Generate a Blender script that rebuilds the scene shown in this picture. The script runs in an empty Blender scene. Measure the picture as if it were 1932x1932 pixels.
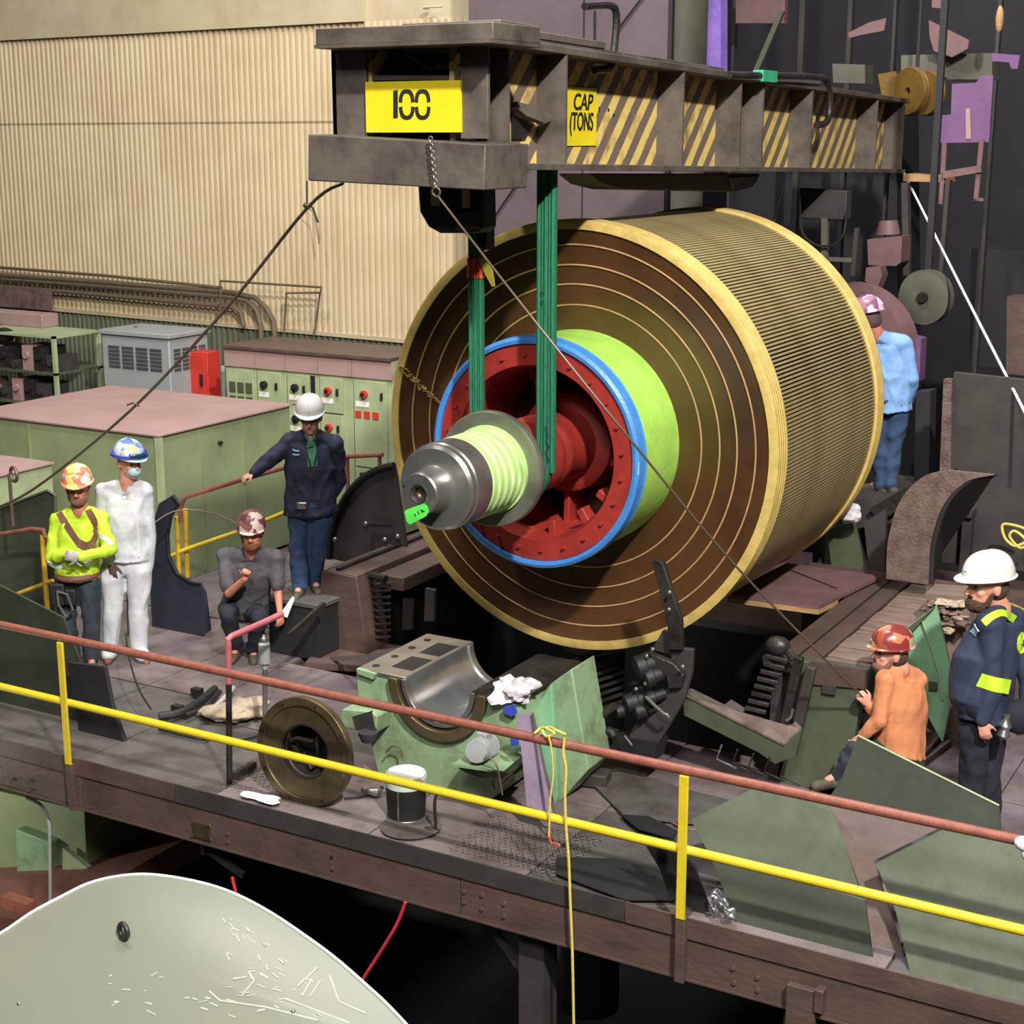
import bpy, bmesh, math, random
from math import sin, cos, pi, radians, atan, sqrt
from mathutils import Vector, Matrix, noise
random.seed(5)
V = Vector
SC = bpy.context.scene
COL = SC.collection

# ------------------------------------------------------------------ camera
FPX = 2950.0
TH = atan(706 / FPX)                      # downward pitch
YAW = atan(1734 / sqrt(FPX * FPX + 706 ** 2))   # heading, anticlockwise from +Y
EYE = V((0, 0, 4.5))
FW = V((-sin(YAW) * cos(TH), cos(YAW) * cos(TH), -sin(TH)))
RT = V((cos(YAW), sin(YAW), 0))
DN = -RT.cross(FW) * -1
DN = FW.cross(RT)
RN = V((cos(YAW), sin(YAW), 0)); FN = V((-sin(YAW), cos(YAW), 0))
cam_d = bpy.data.cameras.new('camera'); cam = bpy.data.objects.new('camera', cam_d); COL.objects.link(cam)
cam.location = EYE
cam.rotation_euler = (pi / 2 - TH, 0, YAW)
cam_d.sensor_width = 36.0; cam_d.lens = 36.0 * FPX / 1932
cam_d.clip_start = 0.05; cam_d.clip_end = 200
SC.camera = cam

# ------------------------------------------------------------------ light and exposure
SC.view_settings.view_transform = 'Standard'
SC.view_settings.look = 'None'
SC.view_settings.gamma = 1.0
SC.view_settings.exposure = 0.0
w = bpy.data.worlds.new('hall_air'); SC.world = w; w.use_nodes = True
w.node_tree.nodes['Background'].inputs[0].default_value = (0.80, 0.86, 1.0, 1)
w.node_tree.nodes['Background'].inputs[1].default_value = 0.25

def lamp(name, loc, target, power, size, col=(1, 1, 1), spot=None, blend=0.5):
    if spot:
        d = bpy.data.lights.new(name, 'SPOT'); d.spot_size = radians(spot); d.spot_blend = blend
        d.shadow_soft_size = size
    else:
        d = bpy.data.lights.new(name, 'AREA'); d.shape = 'DISK'; d.size = size
    d.energy = power; d.color = col
    o = bpy.data.objects.new(name, d); COL.objects.link(o); o.location = loc
    o.rotation_euler = (V(target) - V(loc)).to_track_quat('-Z', 'Y').to_euler()
    return o
lamp('high_bay_or_fill_lamp', (4.6, -0.6, 14.0), (-5.0, 10.0, 2.0), 5200, 0.7, (1.0, 0.95, 0.86))
lamp('high_bay_or_fill_lamp', (-9.5, 7.5, 13.5), (-12.0, 13.0, 1.5), 1050, 1.2, (1.0, 0.93, 0.84))
lamp('high_bay_or_fill_lamp', (0.5, -3.5, 11.5), (-5.5, 10.0, 1.0), 1500, 3.0, (1.0, 0.96, 0.92))  # soft fill added behind the camera to lift dark faces
lamp('high_bay_or_fill_lamp', (-6.0, 10.5, 13.5), (-6.0, 10.5, 0.0), 1200, 3.0, (0.96, 0.97, 1.0))  # large soft fill added overhead
lamp('high_bay_or_fill_lamp', (-6.5, 18.5, 11.0), (-4.4, 19.5, 4.0), 200, 1.0, (0.75, 0.55, 1.0))

lamp('under_deck_lamp', (-10.9, 7.3, -.8), (-9.2, 8.8, -1.3), 26, .3, (.95, 1.0, .85))

# ------------------------------------------------------------------ pixel rays of the photograph
def P(u, v, x=None, y=None, z=None, d=None, pl=None):
    r = FW + RT * ((u - 966) / FPX) + DN * ((v - 966) / FPX)
    if d is not None: t = d
    elif x is not None: t = (x - EYE.x) / r.x
    elif y is not None: t = (y - EYE.y) / r.y
    elif z is not None: t = (z - EYE.z) / r.z
    else:
        p, n = pl; t = (p - EYE).dot(n) / r.dot(n)
    return EYE + r * t
def LP(root, u, v, dy=0.0):
    r = FW + RT * ((u - 966) / FPX) + DN * ((v - 966) / FPX)
    t = ((V(root) - EYE).dot(FN) + dy) / r.dot(FN)
    q = EYE + r * t - V(root)
    return V((q.dot(RN), dy, q.z))

# ------------------------------------------------------------------ materials
MATS = {}
def rgb(c):
    def f(x):
        x /= 255.0
        return x / 12.92 if x <= 0.04045 else ((x + 0.055) / 1.055) ** 2.4
    return (f(c[0]), f(c[1]), f(c[2]), 1)
def mat(name, c, rough=0.6, metal=0.0, c2=None, sc=6.0, amt=0.35, bump=0.15, bsc=None, stretch=None, coat=0.0, thr=(0.42, 0.68), spec=None):
    if name in MATS: return MATS[name]
    m = bpy.data.materials.new(name); m.use_nodes = True; MATS[name] = m
    nt = m.node_tree; N = nt.nodes; L = nt.links; b = N['Principled BSDF']
    b.inputs['Roughness'].default_value = rough; b.inputs['Metallic'].default_value = metal
    if coat: b.inputs['Coat Weight'].default_value = coat; b.inputs['Coat Roughness'].default_value = 0.15
    if spec is not None: b.inputs['Specular IOR Level'].default_value = spec
    tc = N.new('ShaderNodeTexCoord'); mp = N.new('ShaderNodeMapping'); L.new(tc.outputs['Object'], mp.inputs[0])
    if stretch: mp.inputs['Scale'].default_value = stretch
    n1 = N.new('ShaderNodeTexNoise'); n1.inputs['Scale'].default_value = sc; n1.inputs['Detail'].default_value = 8; n1.inputs['Roughness'].default_value = 0.62
    L.new(mp.outputs[0], n1.inputs['Vector'])
    cr = N.new('ShaderNodeValToRGB'); cr.color_ramp.elements[0].position = thr[0]; cr.color_ramp.elements[1].position = thr[1]
    L.new(n1.outputs[0], cr.inputs[0])
    mx = N.new('ShaderNodeMix'); mx.data_type = 'RGBA'
    mu = N.new('ShaderNodeMath'); mu.operation = 'MULTIPLY'; mu.inputs[1].default_value = amt
    L.new(cr.outputs[0], mu.inputs[0]); L.new(mu.outputs[0], mx.inputs['Factor'])
    mx.inputs['A'].default_value = rgb(c)
    c2 = c2 or tuple(x * 0.55 for x in c)
    mx.inputs['B'].default_value = rgb(c2)
    L.new(mx.outputs['Result'], b.inputs['Base Color'])
    if bump:
        n2 = N.new('ShaderNodeTexNoise'); n2.inputs['Scale'].default_value = bsc or sc * 5; n2.inputs['Detail'].default_value = 5
        L.new(mp.outputs[0], n2.inputs['Vector'])
        bp = N.new('ShaderNodeBump'); bp.inputs['Strength'].default_value = bump; bp.inputs['Distance'].default_value = 0.02
        L.new(n2.outputs[0], bp.inputs['Height']); L.new(bp.outputs[0], b.inputs['Normal'])
    return m
M = lambda k: MATS[k]
mat('cream', (188, 173, 141), .7, c2=(168, 144, 112), sc=1.2, amt=.5, bump=.05)
mat('cream_flat', (182, 170, 142), .7, c2=(150, 130, 100), sc=2, amt=.4, bump=.05)
mat('wains', (92, 98, 80), .7, c2=(70, 66, 56), sc=2, amt=.5, bump=.05)
mat('wallpurple', (88, 76, 80), .65, c2=(70, 58, 62), sc=1.5, amt=.6, bump=.1)
mat('pale_green', (158, 172, 132), .55, c2=(120, 124, 96), sc=3, amt=.5, bump=.1)
mat('box_green', (134, 146, 108), .6, c2=(104, 110, 84), sc=1.6, amt=.6, bump=.1)
mat('mauve', (160, 132, 128), .6, c2=(130, 104, 102), sc=1.5, amt=.5, bump=.08)
mat('deck', (128, 116, 118), .5, .25, c2=(74, 62, 62), sc=2.2, amt=.8, bump=.25, bsc=60)
mat('deck2', (98, 94, 92), .5, .25, c2=(58, 52, 50), sc=3, amt=.8, bump=.25, bsc=60)
mat('brown_steel', (92, 74, 68), .55, .1, c2=(62, 54, 50), sc=2.5, amt=.7, bump=.2, stretch=(1, 1, 2.5))
mat('dark_green', (60, 66, 54), .5, .1, c2=(40, 44, 38), sc=1.6, amt=.9, bump=.12)
mat('mid_green', (80, 88, 70), .5, .05, c2=(58, 60, 48), sc=2.5, amt=.7, bump=.1)
mat('mach_green', (132, 158, 122), .5, c2=(84, 78, 58), sc=3.5, amt=.65, bump=.2, thr=(.5, .7))
mat('bright_green', (128, 178, 140), .5, c2=(90, 120, 92), sc=4, amt=.5, bump=.1)
mat('near_green', (110, 115, 102), .4, c2=(120, 114, 100), sc=1.0, amt=.5, bump=.04)
mat('black', (22, 22, 23), .6, c2=(40, 38, 36), sc=8, amt=.5)
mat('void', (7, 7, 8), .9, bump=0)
mat('dark_steel', (64, 60, 57), .45, .5, c2=(36, 32, 30), sc=6, amt=.8, bump=.25)
mat('beam_steel', (100, 92, 85), .6, .2, c2=(56, 48, 44), sc=3, amt=.8, bump=.25)
mat('steel', (172, 172, 170), .3, .85, c2=(128, 126, 124), sc=5, amt=.5, bump=.04)
mat('bright_steel', (205, 208, 212), .25, .9, c2=(150, 155, 160), sc=5, amt=.6, bump=.04)
mat('bronze_steel', (116, 104, 78), .4, .7, c2=(78, 66, 50), sc=5, amt=.7, bump=.1)
mat('disc_steel', (150, 152, 138), .38, .7, c2=(108, 112, 96), sc=3, amt=.6, bump=.06)
mat('red', (150, 44, 36), .55, c2=(96, 26, 22), sc=4, amt=.6, bump=.1)
mat('blue_band', (66, 132, 206), .4, c2=(48, 96, 160), sc=8, amt=.4)
mat('wrap', (166, 212, 92), .6, c2=(128, 180, 70), sc=4, amt=.55, bump=.15)
mat('wrap_light', (172, 206, 128), .55, c2=(198, 214, 172), sc=9, amt=.6, bump=.15)
mat('copper_face', (84, 56, 32), .3, .15, c2=(54, 34, 22), sc=1.3, amt=.7, bump=.03, coat=.4)
mat('line_tan', (176, 142, 98), .5)
mat('gold', (206, 180, 106), .45, .15, c2=(160, 136, 70), sc=10, amt=.5, bump=.1)
mat('gold_bar', (176, 160, 116), .36, .3, c2=(140, 122, 80), sc=2.0, amt=.6, bump=.05)
mat('core', (62, 44, 26), .5, .3, bump=.1)
mat('green_sling', (24, 110, 76), .75, c2=(10, 60, 44), sc=14, amt=.6, bump=.3, stretch=(6, 6, 1))
mat('orange_red', (206, 74, 42), .6)
mat('tag_green', (90, 226, 84), .6, bump=0)
mat('tag_yellow', (176, 164, 62), .6, bump=0)
mat('sign_yellow', (222, 202, 30), .5, c2=(206, 182, 34), sc=5, amt=.4, bump=0)
mat('ink', (26, 30, 26), .7, bump=0)
mat('rail_red', (138, 82, 68), .45, c2=(108, 60, 50), sc=12, amt=.7, bump=.15)
mat('rail_pink', (176, 98, 104), .45, c2=(140, 74, 84), sc=12, amt=.6, bump=.15)
mat('rail_yellow', (212, 188, 40), .45, c2=(190, 160, 40), sc=14, amt=.5, bump=.1, thr=(.5, .75))
mat('yellow_dull', (198, 160, 40), .5, c2=(140, 110, 50), sc=10, amt=.5)
mat('wood', (176, 140, 96), .7, c2=(120, 88, 60), sc=6, amt=.6, stretch=(1, 6, 6), bump=.2)
mat('plank', (122, 102, 92), .75, c2=(86, 70, 62), sc=4, amt=.7, stretch=(1, 5, 1), bump=.3)
mat('grey_cab', (150, 154, 156), .55, c2=(128, 128, 128), sc=3, amt=.3)
mat('vent', (70, 72, 74), .7)
mat('red_cab', (196, 54, 44), .5, c2=(150, 40, 36), sc=4, amt=.4)
mat('conduit', (110, 98, 80), .5, .3, c2=(70, 60, 50), sc=10)
mat('conduit_pale', (150, 158, 150), .5, .1, c2=(120, 120, 110), sc=10)
mat('white_paint', (232, 232, 226), .5, c2=(200, 200, 190), sc=8, amt=.3)
mat('scratch', (160, 168, 154), .6, bump=0)
mat('rag_white', (214, 210, 216), .9, c2=(210, 204, 214), sc=12, amt=.4, bump=.3)
mat('rag_tan', (172, 156, 136), .95, c2=(130, 112, 98), sc=14, amt=.6, bump=.4)
mat('lilac', (164, 146, 172), .5, c2=(130, 114, 134), sc=4, amt=.4)
mat('blue_print', (52, 74, 176), .6, bump=0)
mat('wire', (112, 98, 84), .5, .5, bump=0)
mat('wire_white', (222, 222, 220), .5, bump=0)
mat('rope_yellow', (214, 196, 92), .8, c2=(170, 140, 60), sc=40, amt=.5)
mat('red_hose', (196, 46, 66), .5)
mat('navy_plate', (40, 44, 58), .6, c2=(26, 28, 36), sc=3, amt=.6, bump=.1)
mat('purple_paint', (108, 74, 116), .6, c2=(84, 56, 94), sc=3, amt=.5)
mat('violet', (150, 122, 214), .6, c2=(92, 76, 150), sc=3, amt=.6, bump=.3)
mat('pink_steel', (112, 84, 86), .6, c2=(80, 58, 62), sc=4, amt=.5)
mat('bg_dark', (34, 33, 37), .7, c2=(20, 20, 24), sc=2, amt=.6)
mat('bg_mid', (58, 54, 52), .65, c2=(36, 33, 34), sc=3, amt=.7)
mat('tank_grey', (88, 88, 76), .6, c2=(56, 52, 44), sc=2, amt=.6)
mat('rust', (118, 100, 94), .6, .3, c2=(74, 56, 54), sc=7, amt=.8, bump=.4)
mat('sheave', (116, 90, 40), .45, .3, c2=(92, 70, 34), sc=5, amt=.6)
mat('teal', (60, 176, 130), .6)
mat('glove_grey', (168, 164, 160), .9, c2=(110, 104, 100), sc=20, amt=.5, bump=.3)
mat('glove_dark', (86, 66, 62), .85, c2=(56, 42, 40), sc=20, amt=.5)
mat('skin', (206, 150, 128), .55, c2=(186, 116, 98), sc=18, amt=.5, bump=.05)
mat('skin_ruddy', (196, 128, 104), .55, c2=(166, 88, 70), sc=18, amt=.5, bump=.05)
mat('eye', (30, 24, 22), .3, bump=0)
mat('lip', (150, 84, 76), .5, bump=0)
mat('beard_red', (132, 82, 52), .9, c2=(84, 50, 34), sc=60, amt=.7, bump=.6)
mat('beard_dark', (86, 62, 48), .9, c2=(52, 38, 30), sc=60, amt=.7, bump=.6)
mat('stubble', (128, 92, 78), .9, c2=(96, 70, 60), sc=60, amt=.7, bump=.3)
mat('mask_blue', (168, 208, 220), .7, bump=.05)
mat('goggle', (30, 54, 74), .2, bump=0)
mat('hat_white', (214, 214, 210), .3, c2=(196, 198, 194), sc=10, amt=.4, bump=.03, coat=.4)
mat('hivis', (190, 222, 52), .7, c2=(150, 188, 40), sc=6, amt=.4, bump=.3)
mat('reflective', (196, 208, 196), .4, c2=(160, 170, 160), sc=30, amt=.4)
mat('leather', (112, 72, 60), .7, c2=(80, 50, 44), sc=10, amt=.5, bump=.3)
mat('coverall', (198, 199, 206), .7, c2=(172, 176, 188), sc=5, amt=.4, bump=.5, bsc=9)
mat('denim', (54, 78, 112), .85, c2=(30, 44, 70), sc=5, amt=.8, bump=.4, bsc=14)
mat('denim_dark', (48, 58, 68), .85, c2=(30, 36, 44), sc=6, amt=.8, bump=.4, bsc=14)
mat('navy', (38, 42, 66), .8, c2=(24, 26, 42), sc=5, amt=.7, bump=.5, bsc=12)
mat('navy2', (42, 52, 78), .8, c2=(26, 32, 52), sc=4, amt=.6, bump=.5, bsc=9)
mat('navy_trouser', (28, 30, 44), .85, c2=(18, 20, 32), sc=5, amt=.6, bump=.4, bsc=10)
mat('green_shirt', (70, 150, 120), .8)
mat('grey_shirt', (78, 76, 82), .85, c2=(56, 54, 60), sc=6, amt=.6, bump=.4, bsc=12)
mat('blue_shirt', (128, 168, 220), .8, c2=(104, 140, 196), sc=4, amt=.5, bump=.4, bsc=10)
mat('orange_shirt', (206, 134, 92), .8, c2=(186, 112, 70), sc=4, amt=.5, bump=.4, bsc=10)
mat('boot', (86, 78, 64), .8, c2=(50, 44, 38), sc=12, amt=.6)
mat('hi_tape', (200, 240, 60), .5, bump=0)
mat('patch', (170, 206, 226), .6, bump=0)

def sticker_mat(name, cols, sc=14):
    m = bpy.data.materials.new(name); m.use_nodes = True; MATS[name] = m
    nt = m.node_tree; N = nt.nodes; L = nt.links; b = N['Principled BSDF']; b.inputs['Roughness'].default_value = .3
    tc = N.new('ShaderNodeTexCoord'); vo = N.new('ShaderNodeTexVoronoi'); vo.inputs['Scale'].default_value = sc
    L.new(tc.outputs['Object'], vo.inputs['Vector'])
    sp = N.new('ShaderNodeSeparateColor'); L.new(vo.outputs['Color'], sp.inputs[0])
    cr = N.new('ShaderNodeValToRGB'); cr.color_ramp.interpolation = 'CONSTANT'
    el = cr.color_ramp.elements
    el[0].color = rgb(cols[0]); el[1].position = 1 / len(cols); el[1].color = rgb(cols[1])
    for i in range(2, len(cols)):
        e = el.new(i / len(cols)); e.color = rgb(cols[i])
    L.new(sp.outputs[0], cr.inputs[0]); L.new(cr.outputs[0], b.inputs['Base Color'])
sticker_mat('hat_pink', [(222, 120, 96), (236, 180, 150), (224, 130, 100), (200, 196, 110), (230, 220, 200)])
sticker_mat('hat_blue', [(150, 172, 196), (120, 150, 186), (206, 176, 110), (190, 200, 210), (90, 120, 168)])
sticker_mat('hat_maroon', [(96, 58, 62), (110, 66, 66), (190, 170, 160), (84, 48, 52), (120, 80, 78)])
sticker_mat('hat_brown', [(120, 52, 46), (150, 74, 56), (168, 160, 132), (130, 50, 50), (190, 110, 80)])
sticker_mat('hat_purple', [(150, 110, 150), (200, 170, 190), (120, 80, 110), (236, 220, 230), (160, 110, 130)])

def stripe_mat():
    m = bpy.data.materials.new('hazard'); m.use_nodes = True; MATS['hazard'] = m
    nt = m.node_tree; N = nt.nodes; L = nt.links; b = N['Principled BSDF']; b.inputs['Roughness'].default_value = .6
    tc = N.new('ShaderNodeTexCoord'); sp = N.new('ShaderNodeSeparateXYZ'); L.new(tc.outputs['Object'], sp.inputs[0])
    nz = N.new('ShaderNodeTexNoise'); nz.inputs['Scale'].default_value = 6; L.new(tc.outputs['Object'], nz.inputs['Vector'])
    s = N.new('ShaderNodeMath'); s.operation = 'SUBTRACT'; L.new(sp.outputs[1], s.inputs[0]); L.new(sp.outputs[2], s.inputs[1])
    a = N.new('ShaderNodeMath'); a.operation = 'MULTIPLY_ADD'; L.new(nz.outputs[0], a.inputs[0]); a.inputs[1].default_value = .03; L.new(s.outputs[0], a.inputs[2])
    k = N.new('ShaderNodeMath'); k.operation = 'MULTIPLY'; L.new(a.outputs[0], k.inputs[0]); k.inputs[1].default_value = 1 / .25
    f = N.new('ShaderNodeMath'); f.operation = 'FRACT'; L.new(k.outputs[0], f.inputs[0])
    g = N.new('ShaderNodeMath'); g.operation = 'GREATER_THAN'; L.new(f.outputs[0], g.inputs[0]); g.inputs[1].default_value = .5
    mx = N.new('ShaderNodeMix'); mx.data_type = 'RGBA'; L.new(g.outputs[0], mx.inputs['Factor'])
    mx.inputs['A'].default_value = rgb((108, 94, 84)); mx.inputs['B'].default_value = rgb((214, 188, 108))
    mx2 = N.new('ShaderNodeMix'); mx2.data_type = 'RGBA'
    cr = N.new('ShaderNodeValToRGB'); cr.color_ramp.elements[0].position = .5; cr.color_ramp.elements[1].position = .75; L.new(nz.outputs[0], cr.inputs[0])
    L.new(cr.outputs[0], mx2.inputs['Factor']); L.new(mx.outputs['Result'], mx2.inputs['A']); mx2.inputs['B'].default_value = rgb((120, 98, 80))
    L.new(mx2.outputs['Result'], b.inputs['Base Color'])
stripe_mat()

# ------------------------------------------------------------------ mesh helpers
class MB:
    def __init__(s): s.v = []; s.f = []
    def add(s, vs, fs):
        n = len(s.v); s.v += [V(p) for p in vs]; s.f += [tuple(i + n for i in f) for f in fs]; return s
    def box(s, a, b):
        x0, x1 = sorted((a[0], b[0])); y0, y1 = sorted((a[1], b[1])); z0, z1 = sorted((a[2], b[2]))
        return s.hexa([(x0, y0, z0), (x1, y0, z0), (x1, y1, z0), (x0, y1, z0)], [(x0, y0, z1), (x1, y0, z1), (x1, y1, z1), (x0, y1, z1)])
    def hexa(s, lo, hi):
        n = len(lo)
        return s.add(list(lo) + list(hi), [tuple(range(n - 1, -1, -1)), tuple(range(n, 2 * n))] + [(i, (i + 1) % n, n + (i + 1) % n, n + i) for i in range(n)])
    def slab(s, pts, t):
        t = V(t); return s.hexa([V(p) for p in pts], [V(p) + t for p in pts])
    def cbox(s, c, size, rot=None):
        hx, hy, hz = [q / 2 for q in size]; c = V(c); r = rot or Matrix.Identity(3)
        q = lambda x, y, z: c + r @ V((x, y, z))
        return s.hexa([q(-hx, -hy, -hz), q(hx, -hy, -hz), q(hx, hy, -hz), q(-hx, hy, -hz)], [q(-hx, -hy, hz), q(hx, -hy, hz), q(hx, hy, hz), q(-hx, hy, hz)])
    def bar(s, p, q, w, h, up=(0, 0, 1)):
        p = V(p); q = V(q); d = (q - p).normalized(); u = V(up); sd = d.cross(u)
        if sd.length < 1e-4: sd = d.cross(V((1, 0, 0)))
        sd.normalize(); u = sd.cross(d)
        f = lambda c: [c - sd * w / 2 - u * h / 2, c + sd * w / 2 - u * h / 2, c + sd * w / 2 + u * h / 2, c - sd * w / 2 + u * h / 2]
        return s.hexa(f(p), f(q))
    def lathe(s, prof, o, ax, n=64, closed=False, caps=True):
        # prof: (distance along axis, radius)
        o = V(o); ax = V(ax).normalized(); a = ax.orthogonal().normalized(); b = ax.cross(a)
        vs = []; fs = []
        for (h, r) in prof:
            for k in range(n):
                t = 2 * pi * k / n; vs.append(o + ax * h + (a * cos(t) + b * sin(t)) * r)
        m = len(prof)
        for i in range(m if closed else m - 1):
            j = (i + 1) % m
            for k in range(n):
                k2 = (k + 1) % n; fs.append((i * n + k, i * n + k2, j * n + k2, j * n + k))
        if caps and not closed:
            fs.append(tuple(range(n - 1, -1, -1))); fs.append(tuple((m - 1) * n + k for k in range(n)))
        return s.add(vs, fs)
    def ring(s, o, ax, ri, ro, t, n=64):
        return s.lathe([(0, ri), (0, ro), (t, ro), (t, ri)], o, ax, n, closed=True)
    def cyl(s, p, q, r, n=16, r2=None):
        p = V(p); q = V(q); return s.lathe([(0, r), ((q - p).length, r if r2 is None else r2)], p, q - p, n)
    def torus(s, o, ax, R, r, n=64, m=8):
        return s.lathe([(r * sin(2 * pi * i / m), R + r * cos(2 * pi * i / m)) for i in range(m)], o, ax, n, closed=True)
    def tube(s, pts, r, n=8, smooth=0):
        pts = [V(p) for p in pts]
        if smooth: pts = spline(pts, smooth)
        rings = []; up = None
        for i, p in enumerate(pts):
            d = (pts[min(i + 1, len(pts) - 1)] - pts[max(i - 1, 0)]).normalized()
            if up is None: a = d.orthogonal().normalized()
            else:
                a = up - d * up.dot(d); a = a.normalized() if a.length > 1e-5 else d.orthogonal().normalized()
            up = a; b = d.cross(a); rr = r[i] if isinstance(r, (list, tuple)) else r
            rings.append([p + (a * cos(2 * pi * k / n) + b * sin(2 * pi * k / n)) * rr for k in range(n)])
        vs = [q for g in rings for q in g]; fs = []
        for i in range(len(rings) - 1):
            for k in range(n):
                k2 = (k + 1) % n; fs.append((i * n + k, i * n + k2, (i + 1) * n + k2, (i + 1) * n + k))
        fs.append(tuple(range(n - 1, -1, -1))); fs.append(tuple((len(rings) - 1) * n + k for k in range(n)))
        return s.add(vs, fs)
    def ell(s, c, r, rot=None, n=16, m=10):
        c = V(c); rm = rot or Matrix.Identity(3); vs = []; fs = []
        for i in range(1, m):
            t = pi * i / m
            for k in range(n):
                a = 2 * pi * k / n; vs.append(c + rm @ V((r[0] * sin(t) * cos(a), r[1] * sin(t) * sin(a), r[2] * cos(t))))
        vs.append(c + rm @ V((0, 0, r[2]))); vs.append(c + rm @ V((0, 0, -r[2])))
        T = len(vs) - 2
        for i in range(m - 2):
            for k in range(n):
                k2 = (k + 1) % n; fs.append((i * n + k, (i + 1) * n + k, (i + 1) * n + k2, i * n + k2))
        for k in range(n):
            k2 = (k + 1) % n; fs.append((T, k, k2)); fs.append((T + 1, (m - 2) * n + k2, (m - 2) * n + k))
        return s.add(vs, fs)
    def cap(s, p, r0, q, r1, n=14):
        # tapered capsule
        p = V(p); q = V(q); L = (q - p).length
        if L < 1e-5: return s.ell(p, (r0,) * 3)
        pr = []
        for i in range(1, 6): t = pi / 2 * i / 5; pr.append((-r0 * cos(t), r0 * sin(t)))
        for i in range(0, 5): t = pi / 2 * i / 5; pr.append((L + r1 * sin(t), r1 * cos(t)))
        return s.lathe(pr, p, q - p, n)
    def loft(s, rings, n=24):
        vs = []; fs = []
        for (c, a, b) in rings:
            c = V(c)
            for k in range(n):
                t = 2 * pi * k / n; vs.append(c + V(a) * cos(t) + V(b) * sin(t))
        for i in range(len(rings) - 1):
            for k in range(n):
                k2 = (k + 1) % n; fs.append((i * n + k, i * n + k2, (i + 1) * n + k2, (i + 1) * n + k))
        fs.append(tuple(range(n - 1, -1, -1))); fs.append(tuple((len(rings) - 1) * n + k for k in range(n)))
        return s.add(vs, fs)
def spline(pts, k=6):
    out = []
    n = len(pts)
    for i in range(n - 1):
        p0 = pts[max(i - 1, 0)]; p1 = pts[i]; p2 = pts[i + 1]; p3 = pts[min(i + 2, n - 1)]
        for j in range(k):
            t = j / k
            out.append(0.5 * ((2 * p1) + (p2 - p0) * t + (2 * p0 - 5 * p1 + 4 * p2 - p3) * t * t + (3 * p1 - p0 - 3 * p2 + p3) * t ** 3))
    out.append(pts[-1]); return out

ORG = {}
def mesh_of(mb, name, org=V((0, 0, 0)), fix=True):
    me = bpy.data.meshes.new(name)
    me.from_pydata([tuple(p - org) for p in mb.v], [], mb.f)
    if fix:
        bm = bmesh.new(); bm.from_mesh(me); bmesh.ops.recalc_face_normals(bm, faces=bm.faces); bm.to_mesh(me); bm.free()
    return me
def finish(o, m, bevel=0, smooth=True, ang=35):
    me = o.data
    me.materials.clear(); me.materials.append(M(m) if isinstance(m, str) else m)
    if smooth:
        me.polygons.foreach_set('use_smooth', [True] * len(me.polygons)); me.set_sharp_from_angle(angle=radians(ang))
    if bevel:
        b = o.modifiers.new('bevel', 'BEVEL'); b.width = bevel; b.segments = 2; b.limit_method = 'ANGLE'; b.angle_limit = radians(40)
def thing(name, label, cat, loc=(0, 0, 0), group=None, rotz=0):
    o = bpy.data.objects.new(name, None); COL.objects.link(o); o.empty_display_size = .1
    o.location = loc; o.rotation_euler = (0, 0, rotz); o['label'] = label; o['category'] = cat
    if group: o['group'] = group
    ORG[o.name] = V((0, 0, 0)) if rotz else V(loc)
    return o
def part(name, mb, m, parent, bevel=0, label=None, kind=None, smooth=True, ang=35):
    org = ORG[parent.name]
    o = bpy.data.objects.new(name, mesh_of(mb, name, org)); COL.objects.link(o); o.parent = parent
    finish(o, m, bevel, smooth, ang); ORG[o.name] = org
    if label: o['label'] = label
    if kind: o['kind'] = kind
    return o
def base_of(mb):
    xs = [p.x for p in mb.v]; ys = [p.y for p in mb.v]; zs = [p.z for p in mb.v]
    return V(((min(xs) + max(xs)) / 2, (min(ys) + max(ys)) / 2, min(zs)))
def solo(name, mb, m, label, cat, group=None, bevel=0, smooth=True):
    b = base_of(mb); o = bpy.data.objects.new(name, mesh_of(mb, name, b)); COL.objects.link(o); o.location = b
    finish(o, m, bevel, smooth); o['label'] = label; o['category'] = cat; ORG[o.name] = b
    if group: o['group'] = group
    return o
def struct(name, mb, m, bevel=0):
    b = base_of(mb); o = bpy.data.objects.new(name, mesh_of(mb, name, b)); COL.objects.link(o); o.location = b
    finish(o, m, bevel); o['kind'] = 'structure'; ORG[o.name] = b
    return o
def pp(pts, **k): return [P(u, v, **k) for u, v in pts]

# ================================================================== the building
XA = -5.209; ZA = 2.345                   # rotor axis (runs along +Y)
# main deck: plates side by side, each a piece of the floor
fl = MB().box((-14, 7.86, -.30), (-8.2, 16.4, -.03)); fl.box((-8.2, 7.86, -.3), (-3.3, 10.4, -.03)); fl.box((-3.3, 7.86, -.3), (4, 16.4, -.03)); fl.box((-8.2, 14.3, -.3), (-3.3, 16.4, -.03)); fl.box((-22, 11, -.3), (-14, 17, -.03))
floor = struct('floor', fl, 'brown_steel')
deck_rects = []
for i, x0 in enumerate([-14, -12.6, -11.2, -9.8, -8.9]):
    x1 = [-12.6, -11.2, -9.8, -8.9, -8.2][i]
    for y0, y1 in ((7.86, 9.35), (9.35, 11.1), (11.1, 13.4)): deck_rects.append((x0, y0, x1, y1))
for x0, x1 in ((-8.2, -6.9), (-6.9, -5.6), (-5.6, -4.4), (-4.4, -3.3)):
    deck_rects.append((x0, 7.86, x1, 9.0)); deck_rects.append((x0, 9.0, x1, 10.4))
for x0, x1 in ((-3.3, -2.1), (-2.1, -.9), (-.9, .6), (.6, 2.2)):
    for y0, y1 in ((7.86, 9.1), (9.1, 10.5), (10.5, 12.4), (12.4, 14.5)): deck_rects.append((x0, y0, x1, y1))
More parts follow.
